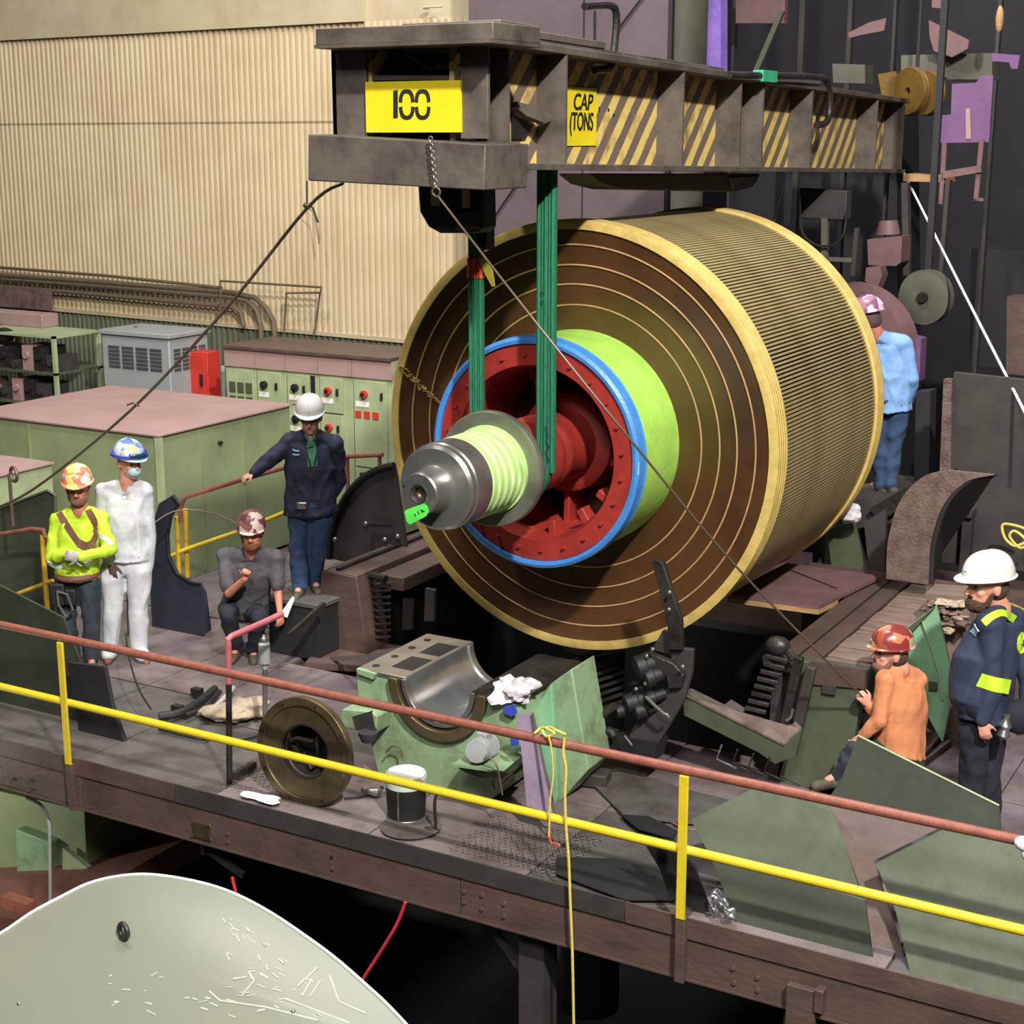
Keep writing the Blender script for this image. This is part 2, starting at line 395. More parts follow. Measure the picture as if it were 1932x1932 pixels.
for i, (x0, y0, x1, y1) in enumerate(deck_rects):
    h = -.004 + .006 * ((i * 7) % 3 - 1)
    part('deck_plate', MB().box((x0 + .006, y0 + .006, -.03), (x1 - .006, y1 - .006, h)), 'deck' if i % 3 else 'deck2', floor, bevel=.002)
# raised tread pattern patches on two plates
tp = MB()
for cx, cy, nx, ny in ((-6.95, 7.95, 16, 12), (-5.0, 7.95, 18, 16)):
    for i in range(nx):
        for j in range(ny):
            x = cx + i * .045 + (j % 2) * .02; y = cy + j * .04; s = 1 if (i + j) % 2 else -1
            tp.cbox((x, y, .004), (.03, .007, .006), Matrix.Rotation(s * pi / 4, 3, 'Z'))
part('tread', tp, 'deck', floor, kind='stuff')
# lower floor, pit walls
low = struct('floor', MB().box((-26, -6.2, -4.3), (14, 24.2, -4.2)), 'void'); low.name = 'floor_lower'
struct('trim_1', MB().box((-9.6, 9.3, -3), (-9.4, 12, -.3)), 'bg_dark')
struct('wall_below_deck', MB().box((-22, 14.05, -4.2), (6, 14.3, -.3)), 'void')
# ceiling and side shell of the hall
struct('ceiling', MB().box((-26, -6.2, 16), (14, 26, 16.2)), 'bg_dark')
struct('wall_right', MB().box((13.8, -6, -4.2), (14, 26, 16)), 'bg_dark')

# corrugated wall
W0 = V((-18.4, 16.45, 0)); W1 = V((-8.0, 15.6, 0)); WD = (W1 - W0).normalized(); WN = V((WD.y, -WD.x, 0))
if WN.y > 0: WN = -WN
wall = struct('wall_back', MB().slab([W0 - WD * 4, W1, W1 + V((0, 0, 16)), W0 - WD * 4 + V((0, 0, 16))], -WN * .15), 'cream_flat')
def corr(a, b, z0, z1, m, off=0.0):
    pitch = .098; mb = MB(); vs = []; n = int(round((b - a) / pitch))
    prof = [(0, 0), (.38, 0), (.5, 1), (.88, 1)]
    for i in range(n):
        for t, h in prof: vs.append((a + (i + t) * pitch, .012 + off + h * .028))
    vs.append((a + n * pitch, .012 + off))
    f = []; q = []
    for j, (s_, h) in enumerate(vs):
        p = W0 + WD * s_ + WN * h
        q += [p + V((0, 0, z0)), p + V((0, 0, z1))]
    for j in range(len(vs) - 1): f.append((2 * j, 2 * j + 2, 2 * j + 3, 2 * j + 1))
    mb.add(q, f)
    o = part('wall_panel', mb, m, wall, smooth=False)
    return o
zb = P(370, 606, pl=(W0, WN)).z; zt = P(370, 58, pl=(W0, WN)).z; zm = P(100, 235, pl=(W0, WN)).z
k = 0; a = -2.94
while a < 10.2:
    for z0, z1, m in ((0, zb, 'wains'), (zb - .02, zm + .02, 'cream'), (zm - .01, zt, 'cream')):
        corr(a, a + .98, z0, z1, m, off=.004 * (k % 2) + (.006 if m == 'cream' else 0))
    a += .98; k += 1
tr = MB().slab([W0 - WD * 3 + V((0, 0, zb - .03)), W0 + WD * 10.3 + V((0, 0, zb - .03)), W0 + WD * 10.3 + V((0, 0, zb + .02)), W0 - WD * 3 + V((0, 0, zb + .02))], WN * .06)
part('drip_trim', tr, 'cream_flat', wall)
part('flat_panel', MB().slab([W0 - WD * 3 + V((0, 0, zt)), W0 + WD * 7.4 + V((0, 0, zt)), W0 + WD * 7.4 + V((0, 0, zt + 2)), W0 - WD * 3 + V((0, 0, zt + 2))], WN * .09), 'cream_flat', wall)
def wp(u, v, off=.06): return P(u, v, pl=(W0 + WN * off, WN))
# small clip fixed high on the wall
mb = MB(); p0 = wp(805, 14, .14); mb.cbox(p0, (.06, .06, .04)); mb.tube([wp(798, 14, .2), wp(835, 12, .2)], .012)
part('clip', mb, 'cream_flat', wall)

# smooth purple-brown steel cladding behind the beam
b0 = P(888, 300, y=14.9).x; b1 = P(1256, 300, y=14.9).x
pan = MB().box((b0, 14.9, 2.0), (b1, 15.02, 9.5))
pt = thing('wall_cladding', 'dull purple-brown smooth steel wall panel behind the beam and rotor', 'panel', ((b0 + b1) / 2, 14.95, 0))
xm = P(1103, 60, y=14.9).x
part('panel', MB().box((b0, 14.88, 0), (xm - .01, 14.98, 9.5)), 'wallpurple', pt)
part('panel', MB().box((xm + .01, 14.88, 0), (b1, 14.98, 9.5)), 'wallpurple', pt)
part('backing', MB().box((b0, 14.98, 0), (b1, 15.04, 9.5)), 'bg_dark', pt)
for u, v, u2, v2 in ((925, 420, 1000, 310), (1160, 62, 1215, -10), (1122, 100, 1122, 20)):
    part('seam', MB().bar(P(u, v, y=14.86), P(u2, v2, y=14.86), .02, .012), 'black', pt)

# dark back of the hall on the right
struct('wall_far', MB().box((-26, 24, -4), (14, 24.2, 16)), 'bg_dark')
struct('wall_left', MB().box((-26, -6, -4), (-25.8, 24, 16)), 'bg_dark')
struct('wall_front', MB().box((-26, -6.2, -4), (14, -6, 16)), 'bg_dark')

# ================================================================== wall conduits
def tubes(name, paths, r, m, label, cat, group=None, extra=None):
    root = thing(name, label, cat, base_of(MB().add(paths[0], [])), group)
    for i, p in enumerate(paths): part('pipe', MB().tube(p, r if not isinstance(r, list) else r[i], 8), m, root)
    return root
cd = thing('conduit_run', 'brown conduits running along the cream corrugated wall and bending down at their right end', 'conduit', wp(0, 540))
specs = [([(-60, 500), (200, 520), (418, 543)], .022), ([(-60, 515), (200, 533), (440, 552), (482, 562), (502, 580), (516, 605), (520, 660)], .035),
         ([(-60, 522), (200, 541), (430, 560), (468, 568), (484, 585), (492, 612), (494, 655)], .035), ([(-60, 536), (150, 553), (400, 576), (440, 580), (455, 590), (460, 615)], .03)]
for pts, r in specs: part('pipe', MB().tube([wp(u, v, .16) for u, v in pts], r, 8), 'conduit', cd)
mb = MB()
for i in range(34):
    u = -40 + i * 13; v = 512 + (u + 60) * .083
    mb.bar(wp(u, v, .12), wp(u, v + 14, .12), .03, .04)
part('clamp_row', mb, 'conduit', cd, kind='stuff')
fr = thing('cable_loop', 'thin rusty cable frame on the wall right of the bent conduits', 'frame', wp(510, 600))
part('bracket', MB().tube([wp(416, 590, .3), wp(416, 530, .3), wp(606, 542, .3), wp(605, 552, .3), wp(540, 553, .3), wp(536, 625, .3)], .016, 6), 'conduit', fr)
part('cable', MB().tube([wp(604, 550, .25), wp(598, 600, .2), wp(592, 636, .2)], .01, 6, 4), 'wire', fr)
cab = solo('hanging_wire', MB().tube([wp(578, 392, .3), wp(590, 400, .3), wp(598, 430, .3), wp(602, 460, .3)], .008, 6, 4), 'wire', 'short loose wire end hanging below the knot of the left guy rope', 'wire')

# ================================================================== back left equipment
def boxthing(name, label, cat, a, b, m, top=None, bevel=.008, lip=.0):
    t = thing(name, label, cat, ((a[0] + b[0]) / 2, (a[1] + b[1]) / 2, min(a[2], b[2])))
    part('body', MB().box(a, b), m, t, bevel=bevel)
    if top:
        x0, x1 = sorted((a[0], b[0])); y0, y1 = sorted((a[1], b[1])); z = max(a[2], b[2])
        part('top_plate', MB().box((x0 - lip, y0 - lip, z + .001), (x1 + lip, y1 + lip, z + .025)), top, t, bevel=.005)
    return t
# big green enclosure
g = boxthing('machine_enclosure', 'large grey-green steel enclosure with flat mauve top at left', 'enclosure', (-13.45, 11.66, 0), (-10.76, 13.8, 1.575), 'box_green', 'mauve', lip=.03)
mb = MB().box((-10.79, 11.63, 0), (-10.73, 11.69, 1.57)); part('corner_angle', mb, 'pale_green', g)
for y in (12.25, 12.95): part('seam_strip', MB().box((-10.758, y, .05), (-10.748, y + .03, 1.55)), 'box_green', g)
part('seam_strip', MB().box((-12.6, 11.645, .02), (-12.57, 11.66, 1.55)), 'box_green', g)
part('stud', MB().cyl(P(413, 835, x=-10.75), P(413, 835, x=-10.75) + V((.04, 0, 0)), .02, 10), 'black', g)
# low green box with lifting eye
q0 = P(84, 880, z=1.28)
g2 = boxthing('machine_enclosure', 'small green steel box with mauve lid below the large enclosure, far left', 'enclosure', (q0.x - 2.2, q0.y - 1.0, 0), (q0.x, q0.y + .1, 1.28), 'pale_green', 'mauve', lip=.02)
c = P(26, 895, y=q0.y - 1.1)
mb = MB().torus(c, (0.3, 1, 0), .065, .016, 24, 8); mb.cyl(c - V((.06, 0, .5)), c - V((.06, 0, 0)), .016, 8)
solo('lifting_eye', mb, 'wire', 'tall wire lifting eye standing at the small green box', 'eye')
# grey ventilated cabinet
pa = P(318, 640, y=15.0); 
x0 = P(192, 650, y=15.0).x; x1 = pa.x; ztop = pa.z
vc = thing('vented_cabinet', 'light grey transformer cabinet with vent slots near its top', 'cabinet', ((x0 + x1) / 2, 15.3, 0))
part('body', MB().box((x0, 15.0, 0), (x1, 15.75, ztop)), 'grey_cab', vc, bevel=.015)
part('top_plate', MB().box((x0 - .03, 14.97, ztop), (x1 + .03, 15.78, ztop + .06)), 'grey_cab', vc, bevel=.01)
for i in range(4):
    w_ = (x1 - x0 - .2) / 4; xa = x0 + .1 + i * w_
    mb = MB()
    for j in range(6): mb.box((xa + .02, 14.985, ztop - .42 + j * .05), (xa + w_ - .03, 15.0, ztop - .39 + j * .05))
    part('vent_slot', mb, 'vent', vc)
    mb = MB(); ya = 15.08 + i * .16
    for j in range(6): mb.box((x1, ya, ztop - .42 + j * .05), (x1 + .012, ya + .12, ztop - .39 + j * .05))
    part('vent_slot', mb, 'vent', vc)
part('knob', MB().ell(P(256, 620, y=15.4), (.05, .05, .03)), 'black', vc)
# red cabinet
p = P(408, 740, y=15.55); p2 = P(368, 660, y=15.55)
rc = boxthing('red_cabinet', 'small red fire cabinet against the dark lower wall', 'cabinet', (p2.x, 15.4, p.z - .5), (p.x, 15.65, p2.z), 'red_cab')
rc.location.z = rc.location.z
part('door', MB().box((p2.x + .03, 15.38, p.z - .45), (p.x - .03, 15.4, p2.z - .04)), 'red_cab', rc, bevel=.004)
part('handle', MB().box((p.x - .1, 15.35, p.z + .1), (p.x - .07, 15.38, p.z + .25)), 'black', rc)
part('leg', MB().box((p2.x + .02, 15.42, 0), (p.x - .02, 15.6, p.z - .5)), 'wains', rc)
pp_ = solo('pipe_riser', MB().tube([V((P(420, 750, y=15.3).x, 15.3, 0)), P(421, 700, y=15.3), P(420, 690, y=15.3)], .03), 'conduit_pale', 'short pale blue-grey pipe between red cabinet and switchgear', 'pipe')
# switchgear lineup
ys = 14.55
us = [424, 482, 539, 601, 665, 742]
tops = [657, 664, 672, 682, 690, 700]
xs = [P(us[i], tops[i], y=ys).x for i in range(6)]; zt_ = P(482, 660, y=ys).z
sl = ['leftmost switchgear bay with nine small windows and mauve header', 'second switchgear bay from the left with labels and knobs', 'switchgear bay behind the man in the navy jacket, its upper door ajar', 'switchgear bay right of the white hard hat with round dials', 'rightmost switchgear bay with red labels beside the rotor']
def relay(mb, x, z, s): mb.cbox((x, ys - .05, z), (s, .06, s * 1.2))
for i in range(5):
    xa, xb = xs[i], xs[i + 1]; W = xb - xa
    t = thing('switchgear_bay', sl[i], 'cabinet', ((xa + xb) / 2, ys + .4, 0), 'switchgear bays along the wall')
    part('body', MB().box((xa + .004, ys, 0), (xb - .004, ys + .85, zt_)), 'pale_green', t, bevel=.006)
    part('header', MB().box((xa + .004, ys - .025, zt_ - .22), (xb - .004, ys, zt_)), 'mauve', t, bevel=.004)
    part('top_plate', MB().box((xa, ys - .06, zt_), (xb, ys + .9, zt_ + .035)), 'brown_steel', t)
    if i == 0:
        d = part('door', MB().box((xa + .03, ys - .03, .1), (xb - .03, ys - .001, zt_ - .25)), 'pale_green', t, bevel=.004)
        for a_ in range(3):
            for b_ in range(3):
                part('window', MB().box((xa + .08 + a_ * W * .27, ys - .045, zt_ - .52 - b_ * .17), (xa + .08 + a_ * W * .27 + W * .19, ys - .031, zt_ - .40 - b_ * .17)), 'mid_green', d)
        continue
    if i == 4:
        zs = [zt_ - .25, .78, .1]
    else: zs = [zt_ - .25, zt_ - .68, zt_ - 1.15, .1] if i != 2 else [zt_ - .25, zt_ - .62, zt_ - .95, .1]
    for j in range(len(zs) - 1):
        wd = W * (.72 if i in (2, 3) else .86)
        mb = MB().box((xa + .03, ys - .03, zs[j + 1] + .02), (xa + wd, ys - .001, zs[j]))
        d = part('door', mb, 'pale_green', t, bevel=.004)
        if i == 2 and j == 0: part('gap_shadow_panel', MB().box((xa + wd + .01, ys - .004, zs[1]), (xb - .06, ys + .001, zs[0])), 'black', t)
        m = 'black' if i < 3 else 'red_cab'
        part('dial', MB().cyl((xa + W * .33, ys - .03, zs[j] - .15), (xa + W * .33, ys - .075, zs[j] - .15), .045, 14), m, d)
        part('knob', MB().cyl((xa + W * .33, ys - .075, zs[j] - .15), (xa + W * .33, ys - .1, zs[j] - .15), .022, 10), 'black', d)
        part('label_plate', MB().box((xa + .06, ys - .036, zs[j] - .30), (xa + .06 + W * .32, ys - .03, zs[j] - .24)), 'white_paint', d)
        part('handle', MB().box((xa + wd - .07, ys - .06, zs[j] - .2), (xa + wd - .05, ys - .03, zs[j] - .12)), 'black', d)
    if i == 4:
        for a_ in range(3): part('red_label', MB().box((xa + .05 + a_ * .12, ys - .04, zt_ - .68), (xa + .13 + a_ * .12, ys - .031, zt_ - .60)), 'red_cab', t)
        part('cable_clamp', MB().tube([P(680, 895, y=ys - .1), P(700, 892, y=ys - .1), P(695, 905, y=ys - .1), P(715, 893, y=ys - .1)], .02), 'black', t)
    if i == 1:
        for j in range(9): part('terminal', MB().box((xb - .16, ys - .07, .25 + j * .12), (xb - .09, ys - .01, .31 + j * .12)), 'white_paint', t)
# storage rack at far left
rx0 = P(-60, 620, y=14.6).x; rx1 = P(100, 620, y=14.6).x; rz = P(60, 632, y=14.6).z
rk = thing('storage_rack', 'green steel storage rack stacked with dark scrap at far left', 'rack', ((rx0 + rx1) / 2, 14.9, 0))
for x in (rx0, rx1 - .05):
    for y in (14.6, 15.4): part('upright', MB().box((x, y, 0), (x + .05, y + .05, rz)), 'pale_green', rk)
levels = [rz, rz - .48, rz - .9, rz - 1.35]
for z in levels: part('shelf', MB().box((rx0, 14.6, z - .03), (rx1, 15.45, z)), 'pale_green' if z == rz else 'mid_green', rk)
kk = 0
ORD = ['first', 'second', 'third', 'fourth', 'fifth', 'sixth', 'seventh', 'eighth', 'ninth']
for z in levels[1:]:
    for i in range(7):
        x = rx0 + .12 + i * (rx1 - rx0 - .25) / 6; h = random.uniform(.1, .34)
        mb = MB().cbox((x, 14.85, z + h / 2), (.16, .4, h), Matrix.Rotation(random.uniform(-.1, .1), 3, 'Z')); mb.cyl((x, 14.62, z + h * .6), (x, 14.7, z + h * .6), .05, 10)
        solo('casting', mb, ['bg_mid', 'mauve', 'dark_steel'][kk % 3], ['dark', 'mauve-tinted', 'grey'][kk % 3] + ' casting on the ' + {1: 'upper', 2: 'middle', 3: 'lower'}[levels.index(z)] + ' shelf of the far left rack, ' + ORD[i] + ' from its left end', 'part', 'castings on the storage rack'); kk += 1
ca = P(0, 590, y=15.3); cb = P(92, 640, y=15.3)
solo('crate', MB().box((ca.x - .8, 15.2, rz + .001), (cb.x, 15.5, P(50, 592, y=15.2).z)), 'mauve', 'flat mauve-tan crate lying on top of the storage rack', 'crate', bevel=.01)
solo('cloth_heap', MB().ell(P(8, 632, y=14.75), (.16, .12, .1)).ell(P(-14, 640, y=14.75), (.14, .12, .08)), 'black', 'dark tool bundle on top of the rack at the picture edge', 'bundle')
solo('scrap_board', MB().cbox(P(20, 560, y=15.9), (1.6, .03, .3)), 'rust', 'rust-orange board on the wall above the far left rack', 'board')

# dark guard panels far left
def pslab(mb, pts, pl, t): 
    q = pp(pts, **pl); return mb.slab(q, t)
dp = thing('guard_sheet', 'dark olive steel guard panel with rounded corner behind the hi-vis worker', 'panel', P(50, 1180, y=9.9))
part('plate', pslab(MB(), [(-40, 985), (0, 960), (90, 925), (104, 935), (106, 1185), (-40, 1185)], dict(y=10.3), (0, .02, 0)), 'dark_green', dp)
part('edge_bead', MB().tube(pp([(-40, 984), (0, 959), (90, 925), (104, 935), (106, 1185)], y=10.29), .012), 'mid_green', dp)
hr = thing('handrail', 'short worn handrail with orange post behind the hi-vis worker', 'railing', P(40, 1140, y=10.0))
part('top_rail', MB().tube(pp([(-60, 1022), (0, 1008), (62, 998), (82, 1000), (86, 1015)], y=10.0), .021, 10), 'rail_red', hr)
part('post', MB().tube(pp([(80, 1010), (86, 1110)], y=10.0), .024, 10), 'yellow_dull', hr)
part('mid_rail', MB().tube(pp([(20, 1125), (100, 1095)], y=10.0), .018, 10), 'yellow_dull', hr)
dp2 = solo('guard_sheet', pslab(MB(), [(-60, 1078), (0, 1105), (118, 1165), (150, 1245), (165, 1440), (-60, 1390)], dict(y=8.45), (0, .02, 0)), 'dark_green', 'dark olive sheet panel behind the left end of the yellow and red railing', 'panel')
dp3 = solo('guard_sheet', pslab(MB(), [(128, 1250), (196, 1258), (210, 1330), (250, 1448), (158, 1440)], dict(y=8.3), (.01, .03, 0)), 'bg_dark', 'dark curved steel plate right of the left railing post', 'panel')

# navy curved splash plate
nv = thing('splash_plate', 'dark navy sheet plate with a deep round cut-out beside the white coverall', 'plate', P(320, 1220, y=10.6))
pts = [(288, 1205), (283, 1100), (288, 990), (300, 950), (326, 934), (338, 950), (322, 975), (316, 1010), (318, 1050), (334, 1082), (360, 1098), (378, 1102), (386, 1120), (395, 1190), (360, 1215), (322, 1226)]
part('plate', pslab(MB(), pts, dict(y=10.6), (.0, .03, 0)), 'navy_plate', nv)
part('rim', MB().tube(pp([(326, 934), (338, 950), (322, 975), (316, 1010), (318, 1050), (334, 1082), (360, 1098), (378, 1102)], y=10.58), .012), 'black', nv)

# stair railing near navy worker
yr = 10.85
ra = thing('handrail', 'red and yellow stair railing the navy-jacketed man holds', 'railing', P(345, 1090, y=yr))
part('top_rail', MB().tube([P(342, 985, y=yr), P(340, 962, y=yr), P(346, 943, y=yr), P(352, 937, y=yr), P(460, 904, y=yr + .2), P(560, 876, y=yr + .9)], .021, 10), 'rail_red', ra)
part('post', MB().tube(pp([(334, 975), (338, 1082)], y=yr), .024, 10), 'yellow_dull', ra)
part('post', MB().tube(pp([(349, 960), (354, 1088)], y=yr + .05), .026, 10), 'yellow_dull', ra)
part('mid_rail', MB().tube([P(320, 1050, y=yr), P(352, 1036, y=yr), P(456, 1000, y=yr + .3), P(548, 962, y=yr + .9)], .02, 10), 'rail_yellow', ra)
rb = thing('handrail', 'red-brown pipe rail crossing the switchgear right of the navy-jacketed man', 'railing', P(690, 1000, y=12.6))
part('top_rail', MB().tube(pp([(645, 862), (722, 858)], y=12.6), .022, 10), 'rail_red', rb)
part('mid_rail', MB().tube(pp([(630, 954), (665, 945), (690, 930)], y=12.6), .022, 10), 'yellow_dull', rb)
for u in (655, 716): part('post', MB().tube([P(u, 860, y=12.62), P(u, 860, y=12.62) * 1 - V((0, 0, P(u, 860, y=12.62).z))], .02, 8), 'rail_red', rb)
# flexible conduit arcs
solo('flexible_hose', MB().tube([P(u, v, y=yy) for u, v, yy in ((242, 1200, 9.9), (240, 1120, 9.9), (246, 1070, 9.9), (262, 1020, 10), (300, 980, 10.2), (342, 962, 10.4), (400, 968, 10.6), (452, 990, 10.7))], .007, 6, 5), 'wire', 'thin wire loop arching from the white coverall to the crouching man', 'wire')
solo('thin_cable', MB().tube([P(-40, 1085, y=8.6), P(0, 1106, y=8.6), P(60, 1135, y=8.9), P(118, 1172, y=9.0)], .007, 6, 3), 'wire', 'thin cable leading down to the hi-vis worker tool pouch', 'cable')
solo('thin_cable', MB().tube([P(238, 1195, y=9.3), P(243, 1240, y=9.0), P(262, 1300, y=8.7), P(285, 1338, y=8.6)], .008, 6, 4), 'black', 'thin black cable hanging in front of the coveralled worker feet', 'cable')

# black flywheel guard segment
fc = P(775, 1085, y=11.9)
fg = thing('guard_segment', 'black arched wheel guard between navy-jacketed man and rotor', 'guard', P(690, 1060, y=11.9))
R_ = (P(775, 1085, y=11.9) - P(622, 1050, y=11.9)).length
mb = MB(); arc = []; arc2 = []
for i in range(25):
    t = radians(100 + i * 78 / 24); arc.append(fc + V((cos(t) * R_ * 1.0, 0, sin(t) * R_ * 1.12)))
mb.slab([fc + V((0, 0, 0))] + arc, (0, .03, 0)); part('plate', mb, 'bg_mid', fg)
part('rim', MB().tube([a + V((0, -.01, 0)) for a in arc], .035, 8), 'black', fg)
part('brace', MB().tube(pp([(690, 988), (742, 990)], y=11.85), .012), 'dark_steel', fg)
part('brace', MB().tube(pp([(725, 945), (752, 1020)], y=11.83), .012), 'dark_steel', fg)
for u, v in ((632, 1018), (690, 988), (726, 1018), (750, 1012)): part('bolt', MB().ell(P(u, v, y=11.82), (.025, .02, .025)), 'steel', fg)

# ================================================================== rotor
AX = V((0, 1, 0)); A0 = V((XA, 0, ZA))
rot = thing('rotor', 'huge gold-rimmed motor rotor with steel shaft hanging from green slings', 'rotor', (XA, 10.05, ZA))
def lat(pr, n=96, closed=False, caps=True): return MB().lathe([(h, r) for h, r in pr], A0, AX, n, closed, caps)
RO = 1.575
part('core', lat([(10.2, RO - .045), (12.35, RO - .045)], 128), 'core', rot)
part('end_face', lat([(10.42, .62), (10.12, .80), (10.10, .98), (10.075, 1.13), (10.05, 1.27), (10.03, 1.415), (10.0, 1.53), (10.0, 1.56), (10.25, 1.56), (10.6, .6)], 128, closed=True), 'copper_face', rot)
for y, r in ((10.10, .98), (10.072, 1.13), (10.046, 1.27), (10.026, 1.415)):
    part('groove_ring', MB().torus(A0 + V((0, y, 0)), AX, r, .0065, 128, 6), 'line_tan', rot, label='thin tan ring line on the brown end face')
def band(y0, y1, nm, lab):
    pr = []; n = 5
    for i in range(n):
        a = y0 + (y1 - y0) * i / n; b = y0 + (y1 - y0) * (i + 1) / n
        pr += [(a + .002, RO - .005), (a + (b - a) * .25, RO + .018), (b - (b - a) * .25, RO + .018), (b - .002, RO - .005)]
    pr = [(y0, RO - .05)] + pr + [(y1, RO - .05)]
    part(nm, lat(pr, 128, closed=True), 'gold', rot, label=lab)
band(9.99, 10.19, 'end_band', 'pale gold banding at the near rim')
band(12.26, 12.44, 'end_band', 'pale gold banding at the far rim')
part('rear_face', lat([(12.3, .5), (12.3, 1.56), (12.43, 1.56), (12.5, .9), (12.5, .5)], 96, closed=True), 'copper_face', rot)
NB = 340
bw = 2 * pi * RO / NB * .56
bm_ = MB().box((XA - bw / 2, 10.19, ZA + RO - .05), (XA + bw / 2, 12.26, ZA + RO - .004))
bar0 = part('winding_bar', bm_, 'gold_bar', rot, smooth=False)
rest = MB()
order = sorted(range(1, NB), key=lambda i: abs((360.0 * i / NB - 67 + 180) % 360 - 180))
for i in order[:299]:
    b_ = bar0.copy(); COL.objects.link(b_); b_.rotation_euler = (0, 2 * pi * i / NB, 0)
for i in order[299:]:
    Rm = Matrix.Rotation(2 * pi * i / NB, 3, 'Y'); o_ = V((XA, 0, ZA))
    rest.add([o_ + Rm @ (q - o_) for q in bm_.v], bm_.f)
part('winding_bars_underside', rest, 'gold_bar', rot, kind='stuff', smooth=False)
part('hub_wrap', lat([(9.46, .74), (9.46, .80), (9.55, .805), (9.75, .80), (10.2, .80), (10.2, .74)], 96, closed=True), 'wrap', rot, label='bright green tape wrap on the hub drum')
part('hub_band', lat([(9.40, .775), (9.395, .80), (9.41, .822), (9.47, .828), (9.49, .80), (9.46, .77)], 96, closed=True), 'blue_band', rot, label='blue strap around the hub')
part('hub_band', MB().torus(A0 + V((0, 9.52, 0)), AX, .812, .014, 96, 6), 'blue_band', rot, label='second narrow blue strap')
part('buckle', MB().cbox(A0 + V((.80, 9.44, -.02)), (.04, .07, .09)), 'patch', rot)
part('spider_flange', lat([(9.42, .625), (9.42, .77), (9.47, .77), (9.50, .74), (10.6, .74), (10.6, .62), (9.5, .60)], 96, closed=True), 'red', rot)
part('spider_back', lat([(10.45, .1), (10.45, .70), (10.55, .70), (10.55, .1)], 64, closed=True), 'red', rot)
for i in range(24):
    t = 2 * pi * i / 24 + .1
    c = A0 + V((cos(t) * .695, 9.42, sin(t) * .695)); part('flange_bolt', MB().cyl(c, c - V((0, .022, 0)), .014, 6), 'red', rot)
for i in range(5):
    t = 2 * pi * i / 5 - .35; mb = MB(); rm = Matrix.Rotation(-t, 3, 'Y')
    c = A0 + V((cos(t) * .5, 10.2, sin(t) * .5)); mb.cbox(c, (.32, .5, .05), rm); part('spider_arm', mb, 'red', rot, bevel=.01)
for t, l in ((-.95, .14), (-1.45, .1), (-.55, .12)):
    c = A0 + V((cos(t) * .56, 9.62, sin(t) * .56)); part('lug', MB().cbox(c, (l, .12, .06), Matrix.Rotation(-t, 3, 'Y')), 'red', rot, bevel=.008)
part('hub', lat([(9.86, .30), (9.90, .36), (10.5, .40)], 64), 'red', rot)
part('shaft_neck', lat([(8.88, .25), (9.28, .25), (9.32, .27), (9.40, .27), (9.42, .25), (9.46, .27), (9.52, .27), (9.56, .25), (9.9, .27)], 64), 'red', rot)
part('thrust_disc', lat([(8.80, .26), (8.80, .385), (8.81, .392), (8.865, .392), (8.875, .385), (8.875, .25)], 96, closed=True), 'disc_steel', rot, bevel=0, label='broad grey steel disc on the shaft')
pr = [(8.36, .265)]
for i in range(5):
    a = 8.37 + i * .086; pr += [(a + .004, .268), (a + .02, .284), (a + .06, .286), (a + .082, .27)]
pr += [(8.80, .27)]
part('journal_wrap', lat(pr, 64), 'wrap_light', rot, label='pale green wrapped journal')
part('journal_wrap_edge', lat([(8.775, .24), (8.775, .30), (8.80, .30), (8.80, .24)], 64, closed=True), 'wrap_light', rot)
part('shaft_collar', lat([(8.13, .10), (8.13, .255), (8.15, .275), (8.19, .275), (8.20, .284), (8.37, .284), (8.385, .275), (8.385, .20)], 96, closed=True), 'steel', rot)
part('shaft_end', lat([(7.945, .062), (7.945, .125), (7.955, .135), (8.10, .135), (8.125, .15), (8.14, .185), (8.2, .185), (8.2, .062)], 64, closed=True), 'steel', rot)
part('centre_bore', lat([(7.95, .045), (7.94, .062), (8.0, .062), (8.15, .03), (8.15, .01), (7.99, .03)], 48, closed=True), 'dark_steel', rot)
part('bore_plug', lat([(7.99, .02), (7.98, .034), (8.1, .034)], 24), 'bronze_steel', rot)
c = P(741, 812, y=9.0)
part('small_hole', MB().cyl(P(762, 917, y=7.947), P(762, 917, y=7.947) + V((0, -.004, 0)), .01, 10), 'black', rot)
# chalk scribble on end face
mb = MB(); random.seed(3)
for i in range(46):
    t = i / 45; u = 752 + t * 76 + random.uniform(-3, 3); v = 690 + t * 72 + random.uniform(-5, 5)
    p = P(u, v, y=10.0); rr = sqrt((p.x - XA) ** 2 + (p.z - ZA) ** 2); yy = 10.0 + (1.53 - rr) * .17 - .008
    p = P(u, v, y=yy); q = P(u + random.uniform(3, 9), v + random.uniform(0, 7), y=yy + .0); mb.bar(p, q, .006, .012, up=(0, 1, 0))
part('chalk_writing', mb, 'line_tan', rot, label='illegible pale chalk scribble', kind='stuff')
# green tag on shaft end
tg = thing('inspection_tag', 'bright green paper tag tied to the shaft end', 'tag', P(787, 970, y=7.9))
pts = [(763, 966), (766, 962), (799, 950), (806, 955), (809, 965), (804, 974), (773, 990), (767, 984)]
part('card', pslab(MB(), pts, dict(y=7.90), (0, .003, 0)), 'tag_green', tg)
mb = MB()
for a_, b_ in (((788, 964), (791, 970)), ((794, 961), (797, 967)), ((782, 969), (784, 974)), ((796, 963), (801, 965))): mb.bar(P(*a_, y=7.896), P(*b_, y=7.896), .004, .003, up=(0, 1, 0))
part('pen_mark', mb, 'ink', tg)
part('tie', MB().tube([P(799, 953, y=7.9), P(805, 945, y=7.93), P(806, 935, y=7.95)], .003), 'wire', tg)

